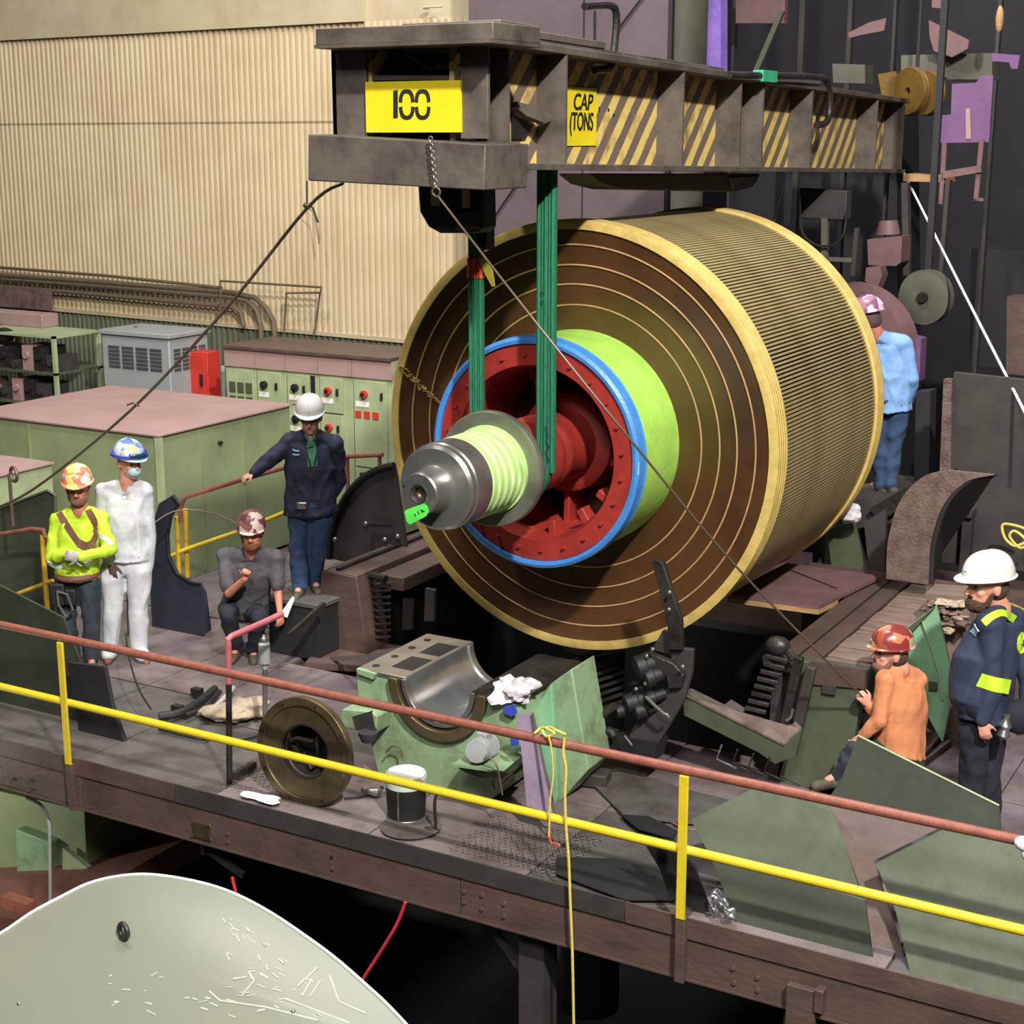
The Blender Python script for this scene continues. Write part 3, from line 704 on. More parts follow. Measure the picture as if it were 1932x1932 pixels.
# ================================================================== slings
YS = 9.1
sg = thing('lifting_sling', 'wide dark green lifting sling looped under the shaft near its end', 'sling', (XA, YS, ZA - .28))
def strap(x, z0, z1, w, t, y=YS):
    mb = MB(); n = 5
    # folded webbing: five ridges side by side
    for i in range(n):
        xo = x + (i - 2) * w / n
        mb.lathe([(0, 1), (abs(z1 - z0), 1)], (xo, y + (.008 if i % 2 else 0), z0), (0, 0, 1), 8)
        k0 = len(mb.v) - 16
        for q in mb.v[k0:]: q.x = xo + (q.x - xo) * w / n * .75; q.y = y + (.008 if i % 2 else 0) + (q.y - (y + (.008 if i % 2 else 0))) * t
    return mb
part('strap', strap(XA + .27, ZA - .04, 4.36, .13, .03), 'green_sling', sg)
part('strap', strap(XA - .27, ZA, 4.36, .10, .03), 'green_sling', sg)
mb = MB(); vs = []; 
for i in range(17):
    t = pi + pi * i / 16
    vs.append((A0 + V((cos(t) * .27, YS, sin(t) * .27)), V((cos(t), 0, sin(t))) * .045, V((0, .06, 0))))
mb.loft(vs, 12); part('loop', mb, 'green_sling', sg)
part('wear_sleeve', strap(XA - .27, P(895, 524, y=YS).z, P(895, 487, y=YS).z, .112, .036), 'orange_red', sg, label='orange-red band on the left strap')
mb = MB().slab([P(903, 487, y=YS - .03), P(916, 486, y=YS - .03), P(930, 512, y=YS - .05), P(934, 540, y=YS - .05), P(928, 541, y=YS - .05), P(912, 512, y=YS - .03)], (0, .004, 0))
part('yellow_tag', mb, 'tag_yellow', sg)
mb = MB()
for i, (u, v) in enumerate(((1029, 805), (1031, 816), (1030, 828), (1033, 838), (1030, 850), (1033, 862), (1021, 548), (1022, 565))): mb.bar(P(u, v, y=YS - .04), P(u + 3, v + 8, y=YS - .04), .006, .004, up=(0, 1, 0))
part('stitching', mb, 'ink', sg)

# ================================================================== lifting beam
def tz(y): return -(y - 8) * .021
xL, xR = -5.80, -4.76; ZT, ZB = 5.03, 4.36
Y0, Y1 = 8.0, P(1710, 300, x=xR).y
bt = thing('lifting_beam', 'long grey steel lifting beam with black and yellow hazard stripes', 'beam', ((xL + xR) / 2, (Y0 + Y1) / 2, ZB))
def bbox(x0, x1, y0, y1, z0, z1):
    mb = MB()
    lo = [(x0, y0, z0 + tz(y0)), (x1, y0, z0 + tz(y0)), (x1, y1, z0 + tz(y1)), (x0, y1, z0 + tz(y1))]
    hi = [(a, b, c + z1 - z0) for a, b, c in lo]
    return mb.hexa(lo, hi)
part('top_flange', bbox(xL, xR, Y0 - .02, Y1, ZT, ZT + .045), 'beam_steel', bt, bevel=.004)
part('bottom_flange', bbox(xL, xR, Y0 + .25, Y1, ZB - .04, ZB), 'beam_steel', bt, bevel=.004)
part('cover_plate', bbox(xL + .25, xR - .06, Y0 + .1, P(1380, 140, x=xR).y, ZT + .045, ZT + .075), 'beam_steel', bt, bevel=.004)
wx = xR - .215
part('web', bbox(wx - .03, wx, Y0 + .02, Y1 - .02, ZB, ZT), 'hazard', bt, smooth=False)
part('web', bbox(xL + .215, xL + .245, Y0 + .02, Y1 - .02, ZB, ZT), 'hazard', bt, smooth=False)
for u in (962, 1070, 1290, 1398, 1440, 1532, 1655, 1705):
    y = P(u, 260, x=xR).y
    part('stiffener', bbox(wx, xR - .006, y - .012, y + .012, ZB, ZT), 'beam_steel', bt)
    part('stiffener', bbox(xL + .006, xL + .215, y - .012, y + .012, ZB, ZT), 'beam_steel', bt)
# torn bracket plate on the web between second and third stiffener
pl_ = [P(965, 195, x=wx + .03), P(1008, 205, x=wx + .06), P(1035, 225, x=wx + .1), P(1020, 236, x=wx + .1), P(985, 222, x=wx + .05), P(964, 205, x=wx + .03)]
part('bent_bracket', MB().slab(pl_, (.03, 0, .012)), 'beam_steel', bt)
part('bent_bracket', MB().slab([P(965, 215, x=wx + .01), P(1005, 236, x=wx + .01), P(990, 262, x=wx + .01), P(965, 262, x=wx + .01)], (.006, 0, 0)), 'black', bt, label='black torn opening behind the bracket')
# second yellow sign with worn lettering
y0_ = P(1068, 220, x=wx + .01).y; y1_ = P(1126, 220, x=wx + .01).y
zs0 = P(1095, 275, x=wx).z; zs1 = P(1095, 165, x=wx).z
part('sign_plate', MB().box((wx + .002, y0_ + .02, zs0), (wx + .008, y1_, zs1)), 'sign_yellow', bt, label='small worn yellow sign with smeared black letters')
def text_mesh(name, s, size, mtx, m, parent, thick=.003, label=None, shear=0):
    cu = bpy.data.curves.new(name, 'FONT'); cu.body = s; cu.size = size; cu.extrude = thick; cu.shear = shear
    o = bpy.data.objects.new(name, cu); COL.objects.link(o)
    dg = bpy.context.evaluated_depsgraph_get(); me = bpy.data.meshes.new_from_object(o.evaluated_get(dg)); bpy.data.objects.remove(o)
    me.transform(mtx); org = ORG[parent.name]; me.transform(Matrix.Translation(-org))
    ob = bpy.data.objects.new(name, me); COL.objects.link(ob); ob.parent = parent; me.materials.clear(); me.materials.append(M(m)); ORG[ob.name] = org
    if label: ob['label'] = label
    return ob
RX = Matrix(((0, 0, 1), (1, 0, 0), (0, 1, 0))).to_4x4()     # text x -> +Y, text y -> +Z, faces +X
S2 = Matrix.Diagonal((1, 1, 1, 1))
pz = P(1075, 206, x=wx)
text_mesh('lettering', 'CAP', .15, Matrix.Translation((wx + .012, pz.y + .02, pz.z)) @ RX, 'ink', bt, shear=.2)
pz = P(1071, 245, x=wx)
text_mesh('lettering', '(TONS', .145, Matrix.Translation((wx + .012, pz.y, pz.z)) @ RX @ Matrix.Diagonal((.8, 1.15, 1, 1)), 'ink', bt, shear=.1)
pz = P(1128, 226, x=wx)
text_mesh('lettering', "'", .12, Matrix.Translation((wx + .004, pz.y, pz.z)) @ RX, 'ink', bt)
for u, v in ((1158, 217), (1148, 207)): part('paint_fleck', MB().cbox(P(u, v, x=wx + .003), (.004, .02, .02)), 'ink', bt)
# near end head: side plates, recessed yellow 100 plate
ye = 7.98
ex0 = P(626, 150, y=ye).x; ex1 = P(876, 150, y=ye).x
ztp = P(700, 92, y=ye).z; zbp = P(700, 262, y=ye).z
part('end_plate', MB().box((ex0, ye, zbp), (P(690, 150, y=ye).x, ye + .03, ztp)), 'beam_steel', bt, bevel=.004)
part('end_plate', MB().box((P(868, 150, y=ye).x, ye, zbp), (P(920, 150, y=ye).x, ye + .03, ztp)), 'beam_steel', bt, bevel=.004)
part('end_plate', MB().slab(pp([(640, 95), (650, 120), (672, 142), (872, 142), (872, 150), (668, 152), (636, 122)], y=ye + .05), (0, .02, 0)), 'beam_steel', bt)
part('end_back', MB().box((ex0 + .05, ye + .25, zbp), (ex1, ye + .28, ztp)), 'bg_dark', bt)
part('side_plate', MB().box((ex0, ye, zbp), (ex0 + .03, ye + .5, ztp)), 'beam_steel', bt)
part('diagonal_brace', MB().bar(P(760, 98, y=ye + .1), P(815, 132, y=ye + .1), .02, .02), 'beam_steel', bt)
part('diagonal_brace', MB().bar(P(760, 94, y=ye + .1), P(870, 96, y=ye + .1), .02, .03), 'beam_steel', bt)
part('diagonal_brace', MB().slab(pp([(812, 130), (830, 120), (858, 118), (866, 124), (850, 130)], y=ye + .08), (0, .03, 0)), 'beam_steel', bt)
sp0 = P(691, 250, y=ye - .02); sp1 = P(868, 151, y=ye - .02)
part('sign_plate', MB().box((sp0.x, ye - .02, sp0.z), (sp1.x, ye + .0, sp1.z)), 'sign_yellow', bt, label='bright yellow capacity sign reading 100')
# stencilled numerals
def num(mb, pts, closed=False):
    return mb
yn = ye - .024
cz = P(775, 197, y=yn).z; px = 1 / 299.0 / .868 * 1.0
def zero(cx_, wpx, hpx):
    mb = MB(); cpt = P(cx_, 197, y=yn); a_ = wpx / 2 / 299 / .86; b_ = hpx / 2 / 299 / .97; th = .022
    for s0 in (0, pi):
        n = 16; o_ = []; i_ = []
        for i in range(n + 1):
            t = s0 + .10 + (pi - .20) * i / n
            se = lambda q: (abs(q) ** .75) * (1 if q > 0 else -1)
            o_.append(cpt + V((a_ * se(cos(t)), 0, b_ * se(sin(t))))); i_.append(cpt + V(((a_ - th) * se(cos(t)), 0, (b_ - th) * se(sin(t)))))
        for i in range(n): mb.slab([o_[i], o_[i + 1], i_[i + 1], i_[i]], (0, .004, 0))
    return mb
part('numeral', MB().slab(pp([(742, 171), (750, 170), (750, 222), (742, 223)], y=yn), (0, .004, 0)), 'ink', bt, label='black 1')
part('numeral', zero(767, 28, 50), 'ink', bt, label='black stencil 0')
part('numeral', zero(797, 28, 50), 'ink', bt, label='black stencil 0')
# crosshead on top
part('crosshead', MB().box((P(595, 66, y=7.8).x, 7.8, P(700, 82, y=7.8).z), (P(930, 66, y=7.8).x, 8.35, P(700, 50, y=7.8).z)), 'beam_steel', bt, bevel=.006)
part('crosshead_lip', MB().box((P(592, 66, y=7.74).x, 7.74, P(700, 88, y=7.74).z), (P(925, 66, y=7.74).x, 8.35, P(700, 81, y=7.74).z)), 'beam_steel', bt)
for u0, u1, dz in ((930, 1000, .03), (1000, 1130, .0)):
    ya, yb = P(u0, 70, x=xR - .1).y, P(u1, 80, x=xR - .1).y
    part('top_pad', bbox(xL + .3, xR - .05, ya, yb, ZT + .075, ZT + .12 + dz), 'beam_steel', bt, bevel=.006)
# cross plate below the near end
cp0 = P(581, 340, y=7.74); cp1 = P(915, 262, y=7.74)
part('cross_plate', MB().slab(pp([(581, 253), (916, 272), (913, 359), (581, 341)], y=7.74), (0, .5, 0)), 'beam_steel', bt, bevel=.008)
# wire cables over beam
part('shackle', MB().tube([P(u, v, x=xR - .12) for u, v in ((1103, 12), (1150, 10), (1163, 30), (1158, 100), (1150, 128), (1122, 132))], .026, 8, 5), 'dark_steel', bt, label='thick bent rod hooked over the top flange')
part('shackle', MB().tube([P(u, v, x=xR + .01) for u, v in ((1375, 142), (1540, 146), (1562, 160), (1566, 200), (1560, 230), (1540, 236))], .03, 8, 5), 'dark_steel', bt, label='pale bent rod over the flange at the far end')
part('cable_bar', MB().bar(P(1378, 143, x=xR), P(1545, 152, x=xR), .05, .05), 'steel', bt)
solo('teal_tape', MB().cbox(P(1444, 144, x=xR) + V((0, 0, .0)), (.09, .32, .09)), 'teal', 'small teal wrap taped on top of the beam', 'tape')
# hook block under near end
hk = thing('hook_bracket', 'black rounded hook bracket hanging under the near end of the beam', 'bracket', P(850, 440, y=8.3))
pts = [(788, 350), (910, 352), (912, 430), (900, 440), (830, 440), (808, 428), (792, 400)]
part('body', pslab(MB(), pts, dict(y=8.2), (0, .16, 0)), 'black', hk, bevel=.01)
part('slot', pslab(MB(), [(812, 356), (828, 356), (829, 389), (813, 388)], dict(y=8.195), (0, .004, 0)), 'cream_flat', hk)
part('slot', pslab(MB(), [(871, 358), (886, 358), (886, 393), (872, 392)], dict(y=8.195), (0, .004, 0)), 'cream_flat', hk)
part('pad', pslab(MB(), [(856, 402), (905, 398), (905, 432), (860, 436)], dict(y=8.185), (0, .02, 0)), 'bg_mid', hk)
part('hanger', MB().box((P(905, 340, y=8.45).x, 8.4, P(905, 470, y=8.45).z), (P(925, 340, y=8.45).x, 8.5, P(905, 320, y=8.45).z)), 'black', hk)
# bellied lug under the far half
lp = [(1112, 328), (1135, 348), (1175, 358), (1380, 362), (1425, 348), (1435, 328)]
lg = thing('saddle_plate', 'dark curved saddle plate under the middle of the beam', 'bracket', P(1270, 360, x=-5.0))
part('body', MB().slab([P(u, v, x=-4.95) for u, v in lp], (-.25, 0, 0)), 'bg_mid', lg, bevel=.01)
part('pad', MB().slab([P(u, v, x=-4.93) for u, v in ((1380, 336), (1432, 332), (1420, 352), (1385, 362))], (-.05, 0, 0)), 'beam_steel', lg)
# chain on the end of the beam
ch = MB(); p0 = P(812, 258, y=7.7); p1 = P(822, 352, y=7.7)
for i in range(14):
    c = p0.lerp(p1, (i + .5) / 14); ch.torus(c, (1, 0, 0) if i % 2 else (0, 1, 0), .012, .004, 10, 5)
solo('chain', ch, 'steel', 'thin chain hanging over the cross plate below the 100 sign', 'chain')
sk = MB().torus(P(823, 362, y=7.68), (0, 1, .2), .026, .006, 20, 6)
solo('shackle_ring', sk, 'wire', 'small ring linking the chain to the diagonal guy wire', 'ring')
# guy wires
solo('guy_wire', MB().tube([P(826, 370, y=7.68), P(985, 575, y=8.0), P(1190, 830, y=8.2), P(1390, 1070, y=8.9), P(1634, 1322, pl=(P(1690, 1515, z=0) - FN * .02, FN))], .0075, 6, 6), 'wire', 'thin guy wire running across the rotor face from chain to lower right', 'wire')
solo('guy_rope', MB().tube([P(648, 345, y=8.3), P(580, 392, y=8.3), P(420, 590, y=8.6), P(240, 780, y=9.0), P(60, 925, y=9.3), P(-40, 970, y=9.4)], .011, 6, 6), 'wire', 'knotted guy rope sloping down to the left edge', 'rope')
kn = MB().ell(P(580, 388, y=8.3), (.03, .03, .02)).tube(pp([(575, 382), (590, 392), (600, 420)], y=8.3), .007).tube(pp([(240, 764), (252, 760), (262, 766)], y=8.95), .008)
solo('rope_knot', kn, 'wire', 'knot and loose tail on the left guy rope', 'knot')
solo('guy_wire', MB().tube([P(579, 341, y=7.9), P(579, 385, y=7.9)], .005), 'wire', 'short vertical wire below the left end of the cross plate', 'wire')
solo('guy_rope', MB().tube([P(1706, 328, x=xR), P(1820, 555, y=14.5), P(1960, 830, y=12.6)], .013, 6), 'wire_white', 'taut white rope from the far end of the beam to the right edge', 'rope')

# ================================================================== deck edge and front railing
YE = 7.76
eg = thing('deck_edge_channel', 'brown steel channel and kick plate along the deck edge in front', 'channel', (-5, YE, -.33))
cuts = [-13, P(150, 1430, y=YE).x, P(868, 1690, y=YE).x, P(1290, 1760, y=YE).x, 1.5]
tc_ = [-13, P(150, 1430, y=YE).x, P(330, 1480, y=YE).x, P(1180, 1730, y=YE).x, P(1290, 1760, y=YE).x, 1.5]
for i in range(4):
    part('web_plate', MB().box((cuts[i] + .004, YE, -.33), (cuts[i + 1] - .004, YE + .02, -.075)), 'brown_steel', eg, bevel=.003)
    part('bottom_lip', MB().box((cuts[i] + .002, YE - .012, -.345), (cuts[i + 1] - .002, YE + .1, -.33)), 'brown_steel', eg)
for i in range(5):
    part('kick_plate', MB().box((tc_[i] + .003, YE - .014, -.072), (tc_[i + 1] - .003, YE - .002, .065)), 'bg_mid' if i == 2 else 'brown_steel', eg, bevel=.002)
for pr_ in ((20, 1472), (20, 1490), (52, 1474), (53, 1492), (362, 1552), (394, 1560), (362, 1578), (396, 1585), (428, 1574), (428, 1590), (625, 1617), (626, 1640), (875, 1684), (875, 1704), (908, 1690), (908, 1716), (950, 1706), (950, 1730), (1382, 1828), (1384, 1856), (1428, 1846), (1429, 1870)):
    p = P(*pr_, y=YE - .012); part('bolt', MB().cyl(p, p + V((0, .016, 0)), .014, 6), 'dark_steel' if pr_[0] == 625 else 'brown_steel', eg)
p = P(380, 1568, y=YE - .006); part('splice_plate', MB().cbox(p, (.16, .012, .12)), 'bronze_steel', eg, bevel=.003)
p = P(1512, 1900, y=YE - .03); part('junction_bracket', MB().cbox(p, (.17, .05, .26)), 'brown_steel', eg, bevel=.004)
p = P(1548, 1885, y=YE - .03); part('junction_bracket', MB().cbox(p, (.05, .08, .14)), 'brown_steel', eg, bevel=.004)
rl = thing('railing', 'long front railing with rust-red top pipe and yellow middle pipe', 'railing', (-5, YE - .05, 0))
zr = P(600, 1297, y=7.74).z; zm_ = P(700, 1462, y=7.74).z
part('top_rail', MB().tube([(-13, 7.74, .99), (-5, 7.74, .985), (2, 7.74, .99)], .029, 14), 'rail_red', rl)
part('mid_rail', MB().tube([(-13, 7.74, zm_), (2, 7.74, zm_)], .029, 14), 'rail_yellow', rl)
for u, v0, v1 in ((120, 1200, 1440), (1287, 1450, 1735)):
    x = P(u, (v0 + v1) / 2, y=7.70).x; z0 = P(u, v1, y=7.70).z
    part('post', MB().box((x - .028, 7.694, z0), (x + .028, 7.712, .965)), 'rail_yellow', rl, bevel=.003)
    part('post_foot', MB().box((x - .03, 7.70, -.34), (x + .03, 7.745, z0 + .0)), 'brown_steel', rl, bevel=.003)
for u in (1932 + 700,):
    pass
# yellow rope
ry = 7.70
ro = thing('yellow_rope', 'yellow rope tied round the front top rail and hanging to the bottom edge', 'rope', P(1072, 1700, y=ry))
part('hanging_end', MB().tube([P(u, v, y=ry) for u, v in ((1066, 1384), (1063, 1420), (1068, 1450), (1066, 1500), (1068, 1560), (1073, 1620), (1076, 1700), (1080, 1800), (1083, 1960))], .009, 6, 4), 'rope_yellow', ro)
part('knot', MB().tube([P(u, v, y=yy) for u, v, yy in ((1008, 1384, 7.70), (1022, 1373, 7.74), (1034, 1376, 7.70), (1046, 1384, 7.69), (1032, 1390, 7.70), (1024, 1378, 7.72), (1036, 1372, 7.76), (1050, 1378, 7.70), (1068, 1386, 7.69))], .008, 6, 4), 'rope_yellow', ro)
part('short_end', MB().tube([P(u, v, y=7.69) for u, v in ((1034, 1386), (1040, 1410), (1044, 1460), (1038, 1510), (1036, 1580))], .006, 6, 4), 'rope_yellow', ro)
part('hook_end', MB().tube([P(u, v, y=7.69) for u, v in ((1036, 1578), (1040, 1590), (1052, 1592), (1056, 1597))], .008, 6, 3), 'orange_red', ro)
solo('glove', MB().ell(P(1932, 1592, y=7.7), (.05, .04, .04)).ell(P(1938, 1610, y=7.7), (.03, .03, .04)), 'rag_white', 'pale glove on the top rail at the right edge', 'glove')

hp_ = P(83, 1060, y=10.0)
part('post_foot', MB().tube([hp_, V((hp_.x, 10.0, 0))], .024, 10), 'yellow_dull', hr)
q5 = P(336, 1060, y=yr)
part('post_foot', MB().tube([q5, V((q5.x, yr, 0))], .02, 10), 'yellow_dull', ra)
# ================================================================== things on the deck, left
py_ = P(433, 1478, z=0).y
pk = thing('handrail', 'pink painted corner rail below the crouching man', 'railing', P(433, 1478, z=0))
ztk = P(433, 1208, y=py_).z
part('post', MB().tube([P(433, 1478, z=0), P(431, 1215, y=py_)], .022, 10), 'dark_steel', pk)
part('post_upper', MB().tube([P(432, 1290, y=py_ - .003), P(431, 1215, y=py_ - .003)], .0225, 10), 'rail_pink', pk)
part('top_rail', MB().tube([P(431, 1216, y=py_), P(430, 1206, y=py_), P(436, 1201, z=ztk + .02), P(500, 1173, z=ztk + .02), P(532, 1158, z=ztk + .02)], .023, 10), 'rail_pink', pk)
part('base_frame', MB().bar(P(433, 1478, z=0) + V((.03, 0, .06)), P(480, 1450, z=0) + V((0, 0, .03)), .04, .05), 'dark_steel', pk)
gp = thing('valve_pipe', 'grey upright pipe with bulbous valve cap left of the flange ring', 'valve', P(500, 1390, z=0))
yg = P(500, 1390, z=0).y
part('pipe', MB().tube([P(500, 1390, z=0), P(500, 1262, y=yg)], .02, 12), 'steel', gp)
c = P(500, 1262, y=yg)
part('valve_body', MB().lathe([(0, .022), (.03, .022), (.05, .045), (.2, .045), (.215, .03), (.225, .012), (.27, .01)], c, (0, 0, 1), 20), 'grey_cab', gp)
part('cap', MB().lathe([(0, .03), (.03, .026), (.055, .0)], c + V((0, 0, .215)), (0, 0, 1), 14), 'steel', gp)

# leaning flange ring
yc = 8.12; cc = P(580, 1416, y=yc); nv_ = V((.02, -1, .08)).normalized()
fr_ = thing('flange_ring', 'big upright bronze-coloured steel ring standing on the deck behind the yellow rail', 'ring', (cc.x, yc, 0))
RR = .39
part('outer_ring', MB().lathe([(0, .33), (0, RR), (.06, RR), (.06, .33)], cc, nv_, 72, closed=True), 'bronze_steel', fr_, bevel=.004)
part('inner_ring', MB().lathe([(-.01, .18), (.03, .20), (.045, .33), (-.01, .33)], cc, nv_, 72, closed=True), 'bronze_steel', fr_)
part('spigot', MB().lathe([(-.22, .185), (.03, .185), (.03, .205), (-.22, .205)], cc, nv_, 48, closed=True), 'dark_steel', fr_)
for i in range(8):
    t = 2 * pi * i / 8 + .5; a = nv_.orthogonal().normalized(); b = nv_.cross(a); c = cc + (a * cos(t) + b * sin(t)) * .36 + nv_ * .06
    part('bolt_hole', MB().cyl(c - nv_ * .002, c + nv_ * .004, .012, 10), 'steel' if i == 2 else 'black', fr_)
part('dark_backing', MB().lathe([(-.23, .01), (-.23, .205), (-.21, .205), (-.21, .01)], cc, nv_, 48, closed=True), 'black', fr_)  # black disc added so the bore looks dark inside, stands in for shade
part('inner_bracket', MB().tube(pp([(545, 1400), (560, 1392), (590, 1398), (598, 1390), (600, 1440), (588, 1450), (575, 1420), (562, 1440), (560, 1460)], y=yc + .05), .014, 6), 'dark_steel', fr_)
part('inner_block', MB().cbox(P(590, 1452, y=yc + .1), (.12, .05, .16)), 'dark_steel', fr_)
part('inner_block', MB().cbox(P(556, 1430, y=yc + .1), (.05, .05, .2)), 'bronze_steel', fr_)

# bucket with lid
bp = P(767, 1540, z=0); 
bk = thing('bucket', 'black pail with white plastic lid on the deck by the green pedestal', 'bucket', bp)
part('pail', MB().lathe([(0, .122), (.01, .130), (.235, .138), (.235, .12)], bp, (0, 0, 1), 40), 'black', bk)
part('rim', MB().lathe([(.235, .139), (.30, .142), (.305, .132)], bp, (0, 0, 1), 40), 'reflective', bk)
part('lid', MB().lathe([(.305, .0), (.305, .138), (.32, .138), (.325, .128), (.318, .12), (.318, .0)], bp, (0, 0, 1), 40), 'hat_white', bk)
part('seam', MB().box((bp.x + .02, bp.y - .142, .01), (bp.x + .035, bp.y - .136, .23)), 'steel', bk)
part('base_band', MB().torus(bp + V((0, 0, .012)), (0, 0, 1), .132, .006, 40, 6), 'steel', bk)
# bent rod stand right of bucket
qd = P(815, 1568, z=0)
bs = thing('rod_stand', 'small bent rod stand right of the black pail', 'rod', qd)
part('rod', MB().tube([P(838, 1495, y=qd.y), P(824, 1500, y=qd.y), P(820, 1520, y=qd.y), P(822, 1560, y=qd.y), qd], .011, 8, 4), 'dark_steel', bs)
part('foot', MB().ell(qd + V((0, 0, .012)), (.06, .03, .015)), 'dark_steel', bs)
# oily puddle plate under the pail
solo('drip_tray', MB().lathe([(0, .2), (.006, .205)], P(775, 1560, z=.008), (0, 0, 1), 32), 'deck2', 'round dark drip mat under the black pail', 'mat')
# rags, hoses, tools
def blob(cx, cy, z, r, seed, sc=6, amp=.25, flat=.5, rotz=0):
    random.seed(seed); mb = MB(); mb.ell((cx, cy, z), (r[0], r[1], r[2]), Matrix.Rotation(rotz, 3, 'Z'), 28, 18)
    for q in mb.v:
        d = q - V((cx, cy, z)); n_ = noise.noise(q * sc + V((seed, 0, 0))) + .5 * noise.noise(q * sc * 2.4)
        q += d * n_ * amp
        q.z = max(q.z, z - r[2] * .98)
    return mb
for i, (u, v, rx, ry_, rz_, m, lab) in enumerate(((430, 1345, .2, .12, .06, 'rag_tan', 'crumpled tan rag beside the pink post'), (470, 1335, .16, .1, .08, 'rag_tan', 'cream cloth bunched behind the flange ring'), (497, 1508, .17, .06, .018, 'rag_white', 'flat whitish rag lying at the deck edge below the flange ring'))):
    p = P(u, v, z=rz_); solo('rag', blob(p.x, p.y, rz_ + .01, (rx, ry_, rz_), i + 3, 7, .6), m, lab, 'rag')
hs = thing('tool_pile', 'heap of dark grips and hoses on the deck left of the rags', 'tools', P(370, 1340, z=0))
def zt(u, v, z=.05): return P(u, v, z=z)
for pts, r, m in ((((300, 1352), (340, 1345), (375, 1325), (405, 1300)), .035, 'black'), (((350, 1350), (385, 1335), (415, 1305)), .02, 'dark_steel'), (((390, 1350), (410, 1330), (430, 1310), (440, 1298)), .022, 'glove_grey')):
    part('grip', MB().tube([zt(u, v) for u, v in pts], r, 10, 4), m, hs)
for u, v in ((372, 1306), (335, 1338)): part('block', MB().cbox(zt(u, v, .04), (.09, .06, .07)), 'black', hs)
solo('hose', MB().tube([zt(u, v, .02) for u, v in ((300, 1375), (380, 1395), (400, 1388), (440, 1398), (520, 1380))], .012, 6, 5), 'black', 'thin black hose crossing the deck under the yellow rail', 'hose')
solo('gloves', blob(P(700, 1490, z=.04).x, P(700, 1490, z=.04).y, .04, (.08, .04, .025), 9, 12, .8), 'steel', 'small crumpled foil left of the pail', 'foil')
solo('tool_rod', MB().tube([zt(650, 1505, .02), zt(690, 1500, .02), zt(722, 1485, .02)], .012, 6, 3), 'dark_steel', 'short rod lying left of the pail', 'rod')

# ================================================================== bearing pedestal
PC = V((-5.545, 8.68, .80)); PR = .345; YF, YB = 8.68, 9.58
pd = thing('bearing_pedestal', 'green cast bearing pedestal with open polished half bearing', 'pedestal', (PC.x, 9.1, 0))
arc = [PC + V((cos(pi + pi * i / 24) * PR, 0, sin(pi + pi * i / 24) * PR)) for i in range(25)]
lft = pp([(672, 1262), (678, 1330), (700, 1400), (712, 1450), (728, 1494)], y=YF)
rgt = pp([(930, 1506), (950, 1460), (985, 1400), (975, 1330)], y=YF)
lft[0].z = .78; 
body = [lft[0]] + lft[1:] + rgt + [V((-4.93, YF, .78)), V((PC.x + PR, YF, .78))] + list(reversed(arc)) + [V((PC.x - PR, YF, .78))]
part('body', MB().slab(body, (0, .9, 0)), 'mach_green', pd, bevel=.012)
part('bearing_seat', MB().slab([PC + V((cos(pi + pi * i / 24) * .40, -.05, sin(pi + pi * i / 24) * .40)) for i in range(25)] + [PC + V((cos(pi + pi * i / 24) * .325, -.05, sin(pi + pi * i / 24) * .325)) for i in range(24, -1, -1)], (0, .12, 0)), 'bronze_steel', pd, bevel=.006)
def half(r0, r1, y0, y1, nm, m, lab=None):
    mb = MB().slab([PC + V((cos(pi + pi * i / 32) * r1, y0, sin(pi + pi * i / 32) * r1)) for i in range(33)] + [PC + V((cos(pi + pi * i / 32) * r0, y0, sin(pi + pi * i / 32) * r0)) for i in range(32, -1, -1)], (0, y1 - y0, 0))
    return part(nm, mb, m, pd, label=lab, bevel=.003)
half(.275, .325, .02, .86, 'bearing_liner', 'bright_steel', 'polished silver bearing liner')
half(.265, .30, -.03, .03, 'liner_lip', 'steel'); half(.262, .30, .84, .9, 'liner_lip', 'steel'); half(.31, .345, .88, .96, 'seal_ring', 'dark_steel')
xl = -6.235
part('cap_plate', MB().box((xl, 8.67, .78), (PC.x - .275, 9.6, .81)), 'steel', pd, bevel=.004)
part('cap_plate', MB().box((PC.x + .275, 8.67, .78), (-4.9, 9.6, .81)), 'dark_steel', pd, bevel=.004)
for y in (8.78, 9.02, 9.25, 9.46): part('bolt_hole', MB().cyl((xl + .09, y, .80), (xl + .09, y, .813), .028, 12), 'black', pd)
for y in (8.82, 9.18): part('slot', MB().box((xl + .2, y, .805), (PC.x - .315, y + .26, .813)), 'black', pd)
for y in (8.9, 9.3): part('bolt_hole', MB().cyl((-5.08, y, .80), (-5.08, y, .813), .03, 12), 'black', pd)
part('side_rib', MB().slab(pp([(645, 1338), (700, 1342), (712, 1352), (708, 1385), (640, 1372)], y=8.5), (0, .2, 0)), 'mach_green', pd, bevel=.01)
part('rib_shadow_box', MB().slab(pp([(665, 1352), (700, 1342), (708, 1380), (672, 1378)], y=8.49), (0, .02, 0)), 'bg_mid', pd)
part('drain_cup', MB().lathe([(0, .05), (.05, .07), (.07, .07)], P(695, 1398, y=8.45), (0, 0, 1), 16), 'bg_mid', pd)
part('right_gusset', MB().slab(pp([(1000, 1338), (1038, 1290), (1078, 1262), (1110, 1452), (1050, 1522), (1040, 1500)], y=9.0), (0, .35, 0)), 'mach_green', pd, bevel=.01)
part('right_gusset', MB().slab(pp([(1004, 1345), (1040, 1292), (1052, 1500), (1046, 1520)], y=8.94), (0, .05, 0)), 'bright_green', pd, bevel=.004)
part('back_rib', MB().bar(P(745, 1237, y=9.7), P(626, 1243, y=10.6), .03, .04), 'steel', pd)
